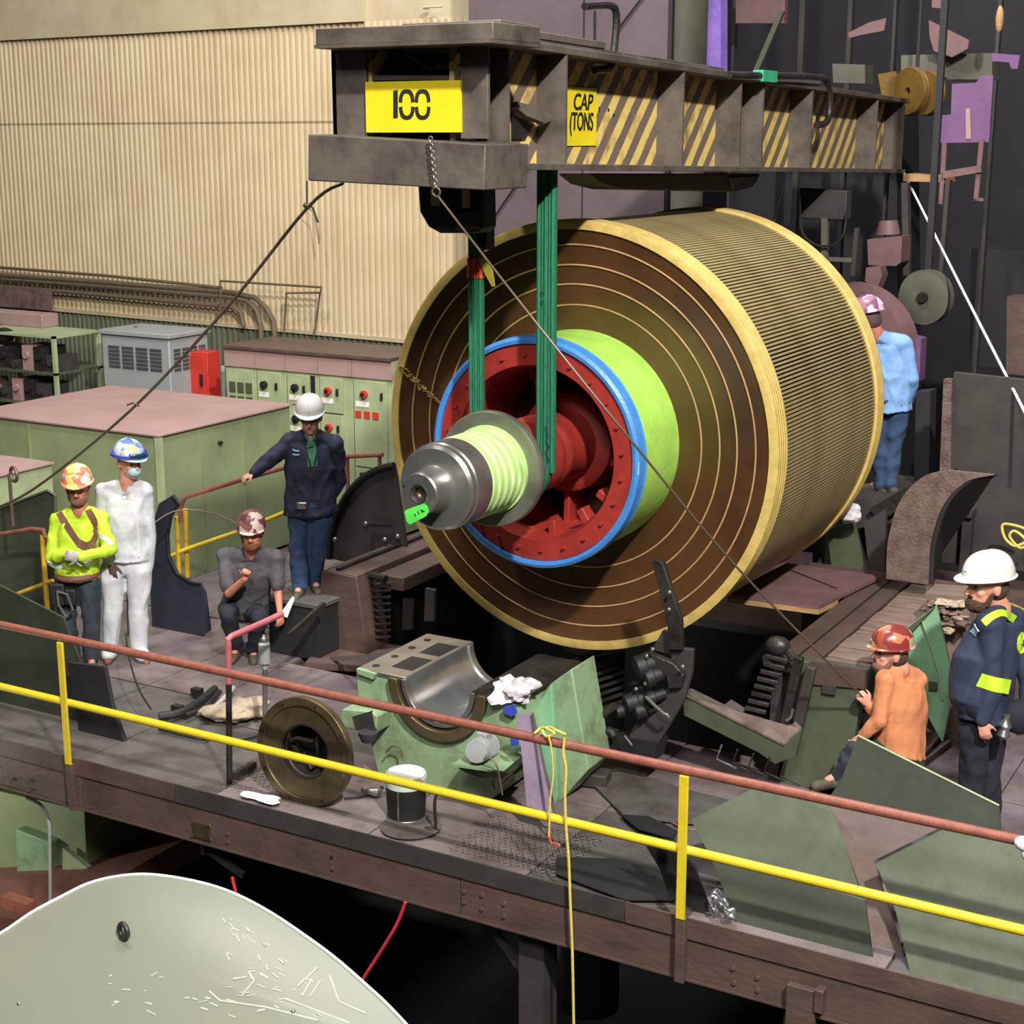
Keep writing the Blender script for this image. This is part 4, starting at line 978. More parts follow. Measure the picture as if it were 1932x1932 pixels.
part('corner_lug', MB().slab(pp([(672, 1262), (708, 1272), (704, 1282), (676, 1272)], y=8.64), (0, .04, 0)), 'mach_green', pd)
mb = MB().tube(pp([(728, 1420), (740, 1408), (755, 1412), (758, 1425)], y=8.6), .006, 6, 3); part('wire_loop', mb, 'wire', pd)
# front shelf with small pump motor
sf = thing('shelf_bracket', 'green wedge shelf carrying a small grey motor on the pedestal', 'shelf', P(930, 1460, y=8.5))
part('shelf', MB().slab([P(852, 1441, z=.42), P(905, 1412, z=.42), P(1008, 1420, z=.42), P(955, 1455, z=.42)], (0, 0, -.02)), 'mach_green', sf)
part('gusset', MB().slab([P(858, 1445, y=8.35), P(955, 1458, y=8.35), P(1004, 1424, y=8.7), P(985, 1450, y=8.6), P(930, 1490, y=8.4)], (0, .03, -.01)), 'mid_green', sf)
mo = thing('pump_motor', 'small grey electric motor lying on the green shelf', 'motor', P(915, 1440, y=8.45))
m0 = P(898, 1418, y=8.35); m1 = P(940, 1398, y=8.75)
part('end_bell', MB().lathe([(0, .05), (0, .078), (.03, .085), (.06, .085)], m0, m1 - m0, 28), 'grey_cab', mo)
part('body', MB().lathe([(.06, .075), (.26, .075)], m0, m1 - m0, 24), 'dark_steel', mo)
for i in range(5): part('fin', MB().torus(m0 + (m1 - m0).normalized() * (.09 + i * .035), m1 - m0, .077, .007, 24, 6), 'grey_cab', mo)
part('junction_box', MB().cbox(m0 + (m1 - m0).normalized() * .15 + V((0, 0, .09)), (.08, .09, .05)), 'grey_cab', mo, bevel=.005)
part('foot', MB().cbox(m0 + (m1 - m0).normalized() * .15 + V((0, 0, -.09)), (.12, .16, .02)), 'dark_steel', mo)
part('lead', MB().tube(pp([(915, 1425), (935, 1440), (942, 1465), (948, 1500)], y=8.33), .006, 6, 4), 'wire', mo)
rg = P(972, 1300, z=.86)
solo('rag', blob(rg.x, rg.y, .86, (.15, .12, .09), 21, 10, .7, rotz=.4), 'rag_white', 'bright white rag draped on the right side of the bearing pedestal', 'rag')
solo('wipe_packet', MB().slab(pp([(948, 1335), (968, 1330), (974, 1345), (966, 1352), (950, 1346)], y=8.62), (0, .02, 0)), 'blue_print', 'blue and white wipes packet hanging below the white rag', 'packet')
lp_ = thing('lilac_plate', 'pale lilac sheet leaning between pedestal and its right gusset', 'plate', P(1015, 1540, z=0))
part('sheet', MB().slab(pp([(975, 1350), (1003, 1345), (1044, 1538), (994, 1520), (984, 1420)], y=8.42), (0, .02, 0)), 'lilac', lp_)
part('print_block', MB().slab(pp([(962, 1382), (977, 1382), (979, 1406), (964, 1408)], y=8.41), (0, .004, 0)), 'blue_print', lp_)
solo('pole', MB().tube([P(1005, 1345, y=8.40), P(1048, 1545, y=8.30)], .008, 8), 'steel', 'thin pale rod along the right edge of the lilac sheet', 'rod')
solo('toolbox', MB().cbox(P(1118, 1466, z=.06), (.24, .16, .1), Matrix.Rotation(.2, 3, 'Z')), 'bg_mid', 'small dark steel box on the deck right of the green gusset', 'box', bevel=.01)
solo('cable', MB().tube([P(u, v, z=.012) for u, v in ((1215, 1440), (1203, 1470), (1212, 1510), (1245, 1540), (1290, 1562))], .008, 6, 5), 'leather', 'brown cable curving over the dark deck by the right railing post', 'cable')

# ================================================================== pit contents
pcx = P(1120, 1290, y=11.2)
solo('pit_column', MB().cyl((pcx.x, 11.2, -3), (pcx.x, 11.2, .35), .26, 32), 'bg_mid', 'dark round column in the pit below the rotor', 'column')
for i in range(9):
    a = P(1030 + i * 11, 1262 + i * 10, y=9.9); 
    solo('pit_grating_bar', MB().bar(a, a + V((.22, .5, .03)), .018, .02), 'dark_steel', ORD[i] + ' thin grating bar from the left at the pit edge behind the pedestal', 'bar', 'grating bars behind the pedestal')
# brush rigging arm
ba = thing('brush_rigging', 'black brush rigging arm rising in front of the rotor lower edge', 'rigging', P(1220, 1420, y=9.5))
YR = 9.45
part('flat_bar', MB().slab(pp([(1230, 1062), (1236, 1056), (1250, 1062), (1284, 1165), (1287, 1226), (1262, 1226), (1258, 1170)], y=YR), (0, .05, 0)), 'dark_steel', ba, bevel=.005)
part('curved_plate', MB().slab(pp([(1262, 1222), (1307, 1226), (1304, 1270), (1290, 1322), (1262, 1370), (1236, 1412), (1180, 1408), (1195, 1370), (1236, 1340), (1262, 1290), (1268, 1250)], y=YR + .05), (0, .05, 0)), 'bg_mid', ba, bevel=.005)
part('lever', MB().slab(pp([(1205, 1236), (1222, 1232), (1270, 1252), (1290, 1275), (1284, 1298), (1262, 1300), (1256, 1275), (1230, 1262), (1208, 1250)], y=YR), (0, .06, 0)), 'dark_steel', ba, bevel=.006)
for u, v, r, l in ((1198, 1262, .085, .18), (1215, 1282, .07, .16), (1178, 1330, .07, .22), (1196, 1345, .06, .2), (1160, 1345, .05, .18), (1220, 1320, .05, .14)):
    p = P(u, v, y=YR - .05); part('brush_holder', MB().lathe([(0, r * .6), (.01, r), (l * .4, r), (l * .45, r * .8), (l, r * .7)], p, V((.7, .7, .25)), 14), 'black', ba)
part('handle_rod', MB().tube(pp([(1218, 1314), (1236, 1332), (1252, 1346), (1260, 1350)], y=YR - .1), .012, 8), 'steel', ba)
part('handle_rod', MB().tube(pp([(1120, 1362), (1160, 1332)], y=YR - .1), .03, 10), 'dark_steel', ba)
part('handle_rod', MB().tube(pp([(1178, 1388), (1192, 1406)], y=YR - .12), .008, 8), 'steel', ba)
for u, v in ((1263, 1118), (1262, 1150), (1218, 1290), (1260, 1352), (1220, 1238), (1231, 1225), (1288, 1258), (1148, 1376), (1200, 1300)):
    part('bolt', MB().ell(P(u, v, y=YR - .06), (.016, .012, .016), n=10, m=6), 'steel', ba)
part('lamp_cluster', MB().tube(pp([(1105, 1372), (1130, 1384), (1150, 1378), (1158, 1388)], y=YR - .1), .03, 8, 3), 'black', ba)
part('support_leg', MB().slab(pp([(1150, 1390), (1240, 1405), (1230, 1440), (1140, 1420)], y=YR), (0, .2, 0)), 'black', ba)
part('strap_plate', MB().slab(pp([(1230, 1225), (1250, 1190), (1264, 1195), (1264, 1235)], y=YR + .08), (0, .04, 0)), 'bg_mid', ba)

# ================================================================== stator halves
def block(pts, y, dy): return MB().slab(pp(pts, y=y), (0, dy, 0))
s1 = thing('stator_half', 'left brown stator frame half with coil ends facing the pit', 'stator', P(680, 1240, y=10.9))
zs_ = P(607, 1076, y=10.85).z
x0 = P(607, 1076, y=10.85).x; x1 = P(672, 1090, y=10.85).x
part('end_post', block([(607, 1076), (672, 1090), (694, 1240), (590, 1244)], 10.85, .35), 'brown_steel', s1, bevel=.006)
part('top_beam', MB().box((x0, 10.86, zs_ - .12), (x1, 13.6, zs_ + .002)), 'brown_steel', s1, bevel=.01)
part('top_strip', MB().box((x0 + .12, 10.9, zs_), (x0 + .16, 13.5, zs_ + .03)), 'dark_steel', s1)
part('top_beam', MB().box((x1 + .02, 11.15, zs_ - .18), (x1 + .3, 13.6, zs_ - .05)), 'brown_steel', s1, bevel=.01)
part('side_plate', MB().box((x1 - .05, 11.2, -.3), (x1 + .0, 13.6, zs_ - .1)), 'black', s1)
for i in range(9):
    v = 1100 + i * 12.5; part('coil_end', MB().tube([P(690 + i * .6, v, y=11.1), P(712, v + 3, y=11.0), P(736, v + 1, y=11.1)], .016, 8), 'dark_steel', s1)
part('coil_bar', MB().tube(pp([(672, 1108), (684, 1150), (690, 1200)], y=11.0), .03, 8), 'dark_steel', s1)
part('coil_bar', MB().tube(pp([(678, 1092), (700, 1085), (728, 1092)], y=11.05), .035, 8), 'dark_steel', s1)
for u, v0, v1 in ((760, 1128, 1188), (802, 1110, 1172)): part('vertical_strap', MB().slab(pp([(u, v0), (u + 18, v0 + 4), (u + 16, v1), (u - 2, v1)], y=11.3), (0, .04, 0)), 'bg_mid', s1)
part('base_flange', MB().slab([P(575, 1250, z=.03), P(625, 1200, z=.03), P(880, 1235, z=.03), P(800, 1262, z=.03)], (0, 0, -.06)), 'brown_steel', s1)
# low step plates left of stator (navy man stands on a raised platform)
st_z = .62
nvp = P(578, 1122, d=14.0)
stp = thing('raised_step', 'dark steel step block the navy-jacketed man stands on', 'step', (nvp.x, nvp.y, 0))
part('step_top', MB().box((nvp.x - .3, nvp.y - .22, nvp.z - .04), (nvp.x + .3, nvp.y + .5, nvp.z)), 'deck2', stp, bevel=.004)
part('riser', MB().box((nvp.x - .28, nvp.y - .2, 0), (nvp.x + .28, nvp.y + .48, nvp.z - .04)), 'bg_dark', stp, bevel=.004)
part('edge_angle', MB().bar(P(545, 1200, y=9.9), P(612, 1140, y=10.4), .03, .05), 'dark_steel', stp)

s2 = thing('stator_half', 'right stator frame half with slatted top behind the man in orange', 'stator', P(1600, 1480, y=10.2))
ZS = .93
c0 = P(1452, 1238, z=ZS); c1 = P(1640, 1085, z=ZS); c2 = P(1540, 1250, z=ZS); c3 = P(1715, 1097, z=ZS)
xa_ = c0.x; xb_ = c2.x; ya_ = c0.y; yb_ = c3.y
part('top_band', MB().box((xa_, ya_, ZS - .1), (xb_ - .01, yb_, ZS)), 'brown_steel', s2, bevel=.01)
part('top_groove', MB().box((xa_ + .17, ya_ + .05, ZS), (xa_ + .185, yb_, ZS + .004)), 'black', s2)
ns = 10
xr_ = P(1634, 1262, z=ZS).x
for i in range(ns):
    a = ya_ + (yb_ - ya_) * i / ns; b = ya_ + (yb_ - ya_) * (i + 1) / ns
    part('slat', MB().box((xb_ + .01, a + .012, ZS - .06), (xr_, b - .012, ZS - .012 + .006 * (i % 3))), 'plank', s2, bevel=.006)
part('under_slats', MB().box((xb_ + .01, ya_, ZS - .1), (xr_, yb_, ZS - .062)), 'black', s2)
part('end_wall', block([(1500, 1245), (1532, 1250), (1634, 1268), (1610, 1400), (1590, 1480), (1470, 1492)], ya_ - .01, .12), 'mid_green', s2, bevel=.006)
part('end_wall_cap', block([(1528, 1248), (1634, 1264), (1630, 1300), (1520, 1290)], ya_ - .03, .03), 'brown_steel', s2)
part('name_recess', block([(1552, 1292), (1577, 1295), (1575, 1312), (1550, 1308)], ya_ - .035, .01), 'bg_mid', s2)
part('inner_wall', MB().box((xa_ + .02, ya_, -.3), (xa_ + .1, yb_, ZS - .1)), 'bg_mid', s2)
for i in range(10):
    t = i / 9; u = 1462 - 52 * t; v = 1238 + 125 * t
    part('coil_end', MB().bar(P(u - 16, v, y=ya_ - .15), P(u + 24, v + 9, y=ya_ - .12), .028, .03), 'dark_steel', s2, bevel=.004)
part('coil_support', MB().slab(pp([(1498, 1238), (1514, 1244), (1482, 1390), (1466, 1388)], y=ya_ - .16), (0, .05, 0)), 'dark_steel', s2, bevel=.006)
part('coil_cover', MB().slab(pp([(1520, 1256), (1538, 1262), (1512, 1380), (1488, 1396)], y=ya_ - .1), (0, .05, 0)), 'bg_mid', s2, bevel=.01)
part('coil_knuckle', MB().ell(P(1468, 1218, y=ya_ - .1), (.09, .07, .07)).ell(P(1450, 1245, y=ya_ - .1), (.05, .05, .05)), 'dark_steel', s2)
part('coil_knuckle', MB().tube(pp([(1470, 1206), (1485, 1225), (1498, 1245)], y=ya_ - .1), .03, 8), 'dark_steel', s2)
part('weight', MB().ell(P(1480, 1376, y=ya_ - .14), (.07, .06, .05)), 'rust', s2)
part('cup', MB().tube(pp([(1496, 1338), (1492, 1352), (1484, 1360)], y=ya_ - .2), .012, 6), 'steel', s2)
part('lower_beam', MB().slab(pp([(1288, 1312), (1300, 1308), (1455, 1392), (1484, 1404), (1512, 1376), (1500, 1428), (1462, 1442), (1430, 1420), (1290, 1350)], y=ya_ - .32), (0, .07, 0)), 'mid_green', s2, bevel=.004)
part('lower_beam_flange', MB().slab([P(u, v, y=yy) for u, v, yy in ((1288, 1312, ya_ - .33), (1480, 1408, ya_ - .33), (1512, 1376, ya_ - .28), (1500, 1364, ya_ - .2), (1478, 1388, ya_ - .22), (1304, 1302, ya_ - .2))], (0, 0, .015)), 'rust', s2)
for k_ in range(5):
    part('ladder_bar', MB().tube(pp([(1362 + k_ * 30, 1405 + k_ * 8), (1352 + k_ * 30, 1432 + k_ * 8), (1390 + k_ * 30, 1450 + k_ * 8)], y=9.7), .008, 6), 'steel' if k_ == 0 else 'dark_steel', s2)
part('cross_tie', MB().slab(pp([(1366, 1330), (1372, 1326), (1400, 1344), (1398, 1352)], y=ya_ - .2), (0, .08, 0)), 'steel', s2)
# board with timber edge
bo = thing('cover_board', 'purple-stained cover board with rough wooden edge behind the rotor', 'board', P(1500, 1120, z=ZS + .02))
q_ = [P(1372, 1120, z=ZS + .05), P(1484, 1062, z=ZS + .05), P(1662, 1086, z=ZS + .05), P(1545, 1143, z=ZS + .05)]
part('board', MB().slab(q_, (0, 0, -.03)), 'pink_steel', bo)
part('timber_edge', MB().slab([q_[0] + V((0, 0, -.032)), q_[0].lerp(q_[1], .3) + V((0, 0, -.032)), q_[3].lerp(q_[2], .3) + V((0, 0, -.032)), q_[3] + V((0, 0, -.032))], (0, 0, -.04)), 'wood', bo)
part('joint', MB().bar(P(1482, 1072, z=ZS + .053), P(1578, 1110, z=ZS + .053), .012, .006), 'black', bo)
solo('cross_beam', MB().box((xa_ - .6, yb_ + .03, -.0), (xr_ + .9, yb_ + .25, ZS - .02)), 'brown_steel', 'brown sill beam along the back of the right stator half', 'beam')
# bright green covers
gc = thing('green_cover', 'folded bright green sheet covers behind the man in orange', 'cover', P(1720, 1300, y=10.9))
for pts, y, m in (([(1766, 1142), (1800, 1290), (1778, 1400), (1715, 1290), (1690, 1200)], 10.75, 'bright_green'), ([(1738, 1165), (1766, 1142), (1700, 1215), (1680, 1210)], 10.7, 'mid_green'), ([(1640, 1252), (1652, 1255), (1654, 1330), (1622, 1300), (1612, 1262)], 10.6, 'bright_green'), ([(1604, 1250), (1612, 1262), (1625, 1310), (1616, 1302), (1602, 1272)], 10.55, 'mach_green'), ([(1652, 1255), (1690, 1258), (1680, 1330), (1654, 1330)], 10.65, 'mach_green')):
    part('panel', MB().slab(pp(pts, y=y), (0, .03, 0)), m, gc)
part('fold_line', MB().tube(pp([(1738, 1165), (1772, 1270), (1778, 1320)], y=10.73), .008, 6), 'pale_green', gc)
part('latch', MB().slab(pp([(1752, 1286), (1768, 1288), (1768, 1302), (1752, 1300)], y=10.7), (0, .02, 0)), 'mid_green', gc)
random.seed(8)
for i in range(9):
    u = 1790 + random.uniform(-20, 28); v = 1138 + i * 5 + random.uniform(-12, 12)
    p = P(u, v, y=11.3); solo('rubble', blob(p.x, p.y, p.z, (.11, .06, .022), 30 + i, 14, 1.3, rotz=i * .7), ['plank', 'rag_tan', 'rust'][i % 3], ORD[i] + ' torn scrap from the top of the heap behind the bearded man', 'scrap', 'scraps by the bearded man')
solo('broken_casting', MB().slab(pp([(1745, 1120), (1830, 1125), (1830, 1430), (1790, 1430), (1760, 1180)], y=11.35), (0, .3, 0)), 'plank', 'brown broken casting behind the bearded man', 'casting')
for i, (u, v, u2, v2) in enumerate(((1745, 1436, 1802, 1392), (1742, 1425, 1790, 1370), (1760, 1400, 1800, 1375))):
    solo('slat_rack', MB().bar(P(u, v, z=.03), P(u2, v2, z=.03), .02, .03), 'rust', ['longest and lowest', 'leftmost', 'shortest, rightmost'][i] + ' rusty rod on the deck between the two right-hand men', 'rod', 'rusty rods on the deck')

# loose sheet metal at right front
def sheet(pts, y0, lean, m, lab, t=.012):
    q = []
    for u, v in pts:
        p = P(u, v, y=y0)
        # sheets lean back: higher points lie further from the railing
        for _ in range(3): p = P(u, v, y=y0 + lean * max(p.z + .1, 0))
        q.append(p)
    return solo('sheet_metal', MB().slab(q, (0, .012, .004)), m, lab, 'sheet')
sheet([(1303, 1547), (1440, 1480), (1549, 1501), (1573, 1539), (1605, 1614), (1632, 1699), (1338, 1611)], 8.05, .8, 'mid_green', 'olive sheet leaning behind the yellow rail right of the railing post, upper')
sheet([(1338, 1611), (1632, 1699), (1648, 1822), (1525, 1790), (1391, 1755), (1365, 1678)], 7.9, .5, 'dark_green', 'dark olive sheet below the yellow rail right of the railing post')
sheet([(1549, 1501), (1776, 1560), (1648, 1624), (1717, 1840), (1643, 1820), (1632, 1699), (1573, 1539)], 7.98, .9, 'brown_steel', 'brown sheet between the two olive sheets at lower right')
sheet([(1653, 1630), (1781, 1566), (1990, 1600), (1990, 1905), (1717, 1835), (1690, 1720)], 7.86, .6, 'mid_green', 'large olive sheet leaning in the lower right corner')
tri = sheet([(1619, 1388), (1885, 1520), (1892, 1620), (1760, 1580), (1560, 1510), (1586, 1474)], 8.75, .35, 'dark_green', 'dark triangular sheet standing in front of the man in orange')
part('folded_edge', MB().tube([tri.location + tri.data.vertices[0].co, tri.location + tri.data.vertices[1].co], .007), 'pale_green', tri, label='bright folded top edge')
solo('sheet_metal', MB().slab([P(1300, 1490, z=.03), P(1398, 1515, z=.03), P(1312, 1552, z=.03), P(1180, 1540, z=.03), P(1120, 1480, z=.03), P(1170, 1450, z=.03)], (0, 0, -.015)), 'deck2', 'flat dark plate lying on the deck around the right railing post', 'sheet')
solo('black_offcut', MB().slab([P(u, v, z=.012) for u, v in ((1050, 1618), (1160, 1622), (1250, 1645), (1275, 1700), (1180, 1700), (1048, 1650))], (0, 0, .008)), 'black', 'black curved offcut lying at the deck edge left of the right post', 'offcut')
solo('black_offcut', MB().slab([P(u, v, z=.03) for u, v in ((1170, 1538), (1225, 1542), (1280, 1570), (1270, 1584), (1205, 1566))], (0, 0, .008)), 'black', 'ragged black strip on the deck behind the yellow rail', 'offcut')
solo('curved_bracket', MB().slab([P(u, v, y=7.95) for u, v in ((1205, 1574), (1270, 1588), (1312, 1640), (1340, 1720), (1315, 1722), (1262, 1690), (1245, 1640))], (0, .02, 0)), 'black', 'dark curved strap crossing behind the right railing post', 'strap')
for i, (u, v) in enumerate(((1350, 1690), (1362, 1705), (1344, 1715), (1378, 1722), (1352, 1700))):
    p = P(u, v, y=7.9); solo('foil_scrap', blob(p.x, p.y, p.z, (.035, .03, .03), 50 + i, 20, .9), 'bright_steel', ['topmost', 'middle right', 'lowest left', 'rightmost', 'middle'][i] + ' of the crumpled silver scraps by the right railing post', 'scrap', 'silver scraps by the right post')

# ================================================================== under the deck and foreground
for i, u in enumerate((1005, 1512)):
    x = P(u, 1850, y=7.9).x; t = thing('support_column', ['dark steel column with sloping bracket under the middle of the deck edge', 'steel column below the right part of the deck edge'][i], 'column', (x, 7.95, -4.2))
    part('shaft', MB().box((x - .09, 7.88, -4.2), (x + .09, 8.06, -.35)), 'bg_mid' if i == 0 else 'brown_steel', t)
    if i == 0: part('knee_brace', MB().bar(P(935, 1760, y=7.95), P(1000, 1850, y=7.95), .03, .05), 'bg_mid', t)
x = P(378, 1600, y=7.9).x
t = thing('hanger_bracket', 'small dark bracket under the deck edge above the pale cover', 'bracket', (x, 7.95, -.7))
part('vertical', MB().box((x, 7.9, -.52), (x + .03, 8.0, -.34)), 'bg_mid', t); part('brace', MB().bar((x + .02, 7.95, -.5), (x + .35, 7.95, -.62), .03, .05), 'bg_mid', t)
gw = thing('green_wall_block', 'green painted machine base lit below the deck at lower left', 'base', P(60, 1660, y=8.4))
part('block', MB().slab(pp([(-60, 1480), (160, 1530), (165, 1648), (-60, 1660)], y=8.7), (0, 1.2, 0)), 'box_green', gw, bevel=.01)
part('block', MB().slab(pp([(30, 1565), (95, 1590), (95, 1650), (32, 1652)], y=8.6), (0, .1, 0)), 'mach_green', gw, bevel=.01)
part('foot_plate', MB().slab(pp([(-60, 1655), (240, 1645), (240, 1700), (-60, 1800)], y=8.5), (0, 1.5, 0)), 'leather', gw)
part('lug', MB().slab(pp([(118, 1600), (165, 1638), (118, 1645)], y=8.6), (0, .05, 0)), 'pale_green', gw)
solo('red_block', MB().cbox(P(35, 1705, y=8.2), (.3, .1, .1)), 'rail_red', 'dull red box below the green machine base at left edge', 'box')
solo('conduit_drop', MB().tube(pp([(50, 1505), (78, 1520), (92, 1550), (94, 1600), (95, 1720)], y=7.9), .013, 8, 5), 'conduit_pale', 'pale conduit bending down under the deck edge at left', 'conduit')
solo('red_hose', MB().tube([P(u, v, y=7.6) for u, v in ((765, 1702), (748, 1745), (715, 1800), (688, 1842), (672, 1870))], .012, 8, 4), 'red_hose', 'red hose slanting down from the deck edge to the pale cover', 'hose')
solo('red_line', MB().tube([P(u, v, y=7.6) for u, v in ((438, 1655), (446, 1690))], .012, 8), 'red_hose', 'short red hose end right of the top of the pale cover', 'hose')
# pale green domed cover, close to the camera
PPt = P(250, 1652, d=8.3); n_ = V((.1, -.55, 1.0)).normalized()
outl = [(-260, 2050), (-200, 1870), (-80, 1800), (0, 1762), (60, 1722), (120, 1690), (165, 1668), (215, 1655), (270, 1650), (330, 1656), (395, 1670), (450, 1690), (510, 1722), (570, 1762), (630, 1806), (690, 1858), (740, 1905), (800, 1975), (860, 2080), (500, 2300), (-100, 2300)]
cq = [P(u, v, pl=(PPt, n_)) for u, v in outl]
ctr = sum(cq, V((0, 0, 0))) / len(cq)
pc_ = thing('domed_cover', 'large pale green domed steel cover with eyebolt in the foreground', 'cover', (ctr.x, ctr.y, min(q.z for q in cq) - .5))
mb = MB(); rings = []; K = 8; n = len(cq)
sm = spline(cq + [cq[0]], 4)[:-1]; n = len(sm)
vs = []
for k_ in range(K + 1):
    s_ = 1 - k_ / K
    for q in sm: vs.append(ctr + (q - ctr) * s_ * (1 if k_ else 1) + n_ * (.07 * (1 - s_ ** 2)) if k_ < K else ctr + n_ * .07)
vs = vs[:K * n] + [ctr + n_ * .07]
fs = []
for k_ in range(K - 1):
    for i in range(n):
        j = (i + 1) % n; fs.append((k_ * n + i, k_ * n + j, (k_ + 1) * n + j, (k_ + 1) * n + i))
for i in range(n): fs.append(((K - 1) * n + i, (K - 1) * n + (i + 1) % n, K * n))
b0_ = len(vs)
vs += [q - V((0, 0, .5)) for q in sm]
for i in range(n): fs.append((i, (i + 1) % n, b0_ + (i + 1) % n, b0_ + i))
mb.add(vs, fs); part('shell', mb, 'near_green', pc_, ang=30)
part('edge_bead', MB().tube([q + n_ * .004 for q in sm] + [sm[0]], .008, 6), 'white_paint', pc_)
def dome(u, v, off=0.0):
    p = P(u, v, pl=(PPt + n_ * .12, n_)); 
    return p + n_ * off
def onshell(u, v):
    # march the ray to the modelled dome surface
    lo, hi = 3.0, 10.0
    for _ in range(30):
        m_ = (lo + hi) / 2; p = P(u, v, d=m_); q = p - n_ * (p - PPt).dot(n_)
        # radial fraction of q inside outline
        dv = q - ctr; best = 1e9; a0 = n_.orthogonal().normalized(); b0 = n_.cross(a0)
        ang = math.atan2(dv.dot(b0), dv.dot(a0)); R0 = 1.0; bd = 9
        for s__ in sm:
            e = s__ - ctr; an = math.atan2(e.dot(b0), e.dot(a0)); dd = abs((an - ang + pi) % (2 * pi) - pi)
            if dd < bd: bd = dd; R0 = e.length
        s_ = min(dv.length / R0, 1); h = .07 * (1 - s_ ** 2)
        if (p - PPt).dot(n_) > h: lo = m_
        else: hi = m_
    return P(u, v, d=lo)
e0 = onshell(238, 1766)
part('eyebolt', MB().torus(e0 + n_ * .045, (-.25, -1, .1), .036, .014, 28, 10), 'dark_steel', pc_)
part('eyebolt_shank', MB().cyl(e0 - n_ * .01, e0 + n_ * .012, .022, 12), 'dark_steel', pc_)
for u, v in ((36, 1893), (553, 1908)):
    p = onshell(u, v); part('screw', MB().ell(p, (.012, .012, .01), n=10, m=6), 'steel', pc_)
random.seed(11); sc_ = MB()
def scratch(u, v, a, L, w_=.003):
    p = onshell(u, v) + n_ * .002; q = onshell(u + cos(a) * L, v + sin(a) * L) + n_ * .002
    sc_.bar(p, q, w_, .001, up=n_)
for i in range(30):
    u = random.uniform(420, 600); v = 1700 + (u - 420) * .75 + random.uniform(15, 95); scratch(u, v, random.uniform(.2, 1.2), random.uniform(5, 18), random.uniform(.004, .010))
for i in range(34): 
    u = random.uniform(200, 560); v = random.uniform(1830, 1915); scratch(u, v, random.uniform(-.6, .5), random.uniform(4, 20), random.uniform(.004, .010))
for a_ in (((395, 1870), (415, 1888)), ((415, 1888), (500, 1900)), ((500, 1900), (600, 1925)), ((455, 1880), (480, 1850)), ((480, 1850), (470, 1835)), ((560, 1862), (600, 1825)), ((570, 1880), (590, 1845)), ((585, 1880), (605, 1850)), ((622, 1840), (640, 1890)), ((640, 1890), (690, 1912)), ((540, 1885), (660, 1930))):
    (u, v), (u2, v2) = a_; p = onshell(u, v) + n_ * .002; q = onshell(u2, v2) + n_ * .002; sc_.bar(p, q, .009, .001, up=n_)
part('scratch_marks', sc_, 'scratch', pc_, kind='stuff')

# ================================================================== right background
def bgpoly(name, pts, y, t, m, lab, cat, group=None, bevel=0): return solo(name, MB().slab(pp(pts, y=y), (0, t, 0)), m, lab, cat, group, bevel)
dk = thing('steel_backdrop', 'tall dark mottled steel panel at the right behind the white hard hat', 'panel', P(1870, 1060, y=13.2))
part('plate', MB().slab(pp([(1800, 702), (1990, 722), (1990, 1085), (1776, 1062), (1782, 900)], y=13.2), (0, .06, 0)), 'bg_mid', dk, bevel=.005)
part('edge_post', MB().slab(pp([(1780, 716), (1796, 716), (1792, 1000), (1768, 1000)], y=13.15), (0, .1, 0)), 'rust', dk)
solo('yellow_coil', MB().tube([P(u, v, y=12.9) for u, v in ((1940, 1000), (1918, 992), (1892, 990), (1896, 1015), (1915, 1030), (1935, 1020), (1915, 1002), (1905, 1012), (1925, 1034), (1945, 1022))], .012, 6, 5), 'rope_yellow', 'loose coil of yellow cord at the right edge above the white hard hat', 'cord')
# curved rusty strap
prof = [(1790, 888), (1745, 898), (1712, 925), (1692, 958), (1682, 990), (1674, 1030), (1672, 1092)]
pl3 = spline([P(u, v, y=12.0) for u, v in prof], 4); mb = MB()
for a, b in zip(pl3[:-1], pl3[1:]):
    mb.hexa([a, b, b + V((.34, 0, 0)), a + V((.34, 0, 0))], [a + V((0, .05, 0)), b + V((0, .05, 0)), b + V((.34, .05, 0)), a + V((.34, .05, 0))])
cs = thing('curved_strap', 'wide curved rusty steel band arching behind the stator at right', 'strap', P(1710, 1092, y=12.0))
part('band', mb, 'rust', cs)
part('side_web', MB().slab([p + V((.345, .02, 0)) for p in pl3] + [P(1745, 1092, y=12.4), P(1800, 930, y=12.6)], (.03, 0, 0)), 'bg_dark', cs)
bgpoly('sloped_channel', [(1640, 960), (1700, 925), (1800, 885), (1806, 905), (1720, 945), (1660, 985)], 12.9, .1, 'dark_steel', 'dark sloping channel leading up to the curved band', 'channel')
bgpoly('bench', [(1560, 960), (1680, 940), (1690, 985), (1600, 1000)], 13.0, .4, 'bg_mid', 'dark bench edge at the feet of the man in the blue shirt', 'bench')
for i, (a_, y) in enumerate((([(1560, 1000), (1610, 985), (1640, 1085), (1570, 1080)], 12.9), ([(1630, 985), (1672, 960), (1668, 1085), (1640, 1085)], 12.8))):
    bgpoly('back_plate', a_, y, .05, ['mid_green', 'bg_mid'][i], ['grey-green plate under the white rag behind the rotor', 'dark plate between white rag and curved band'][i], 'plate')
p = P(1604, 968, y=12.7); solo('rag', blob(p.x, p.y, p.z, (.11, .06, .09), 70, 9, .5), 'rag_white', 'white rag hanging at the feet of the man in the blue shirt', 'rag')
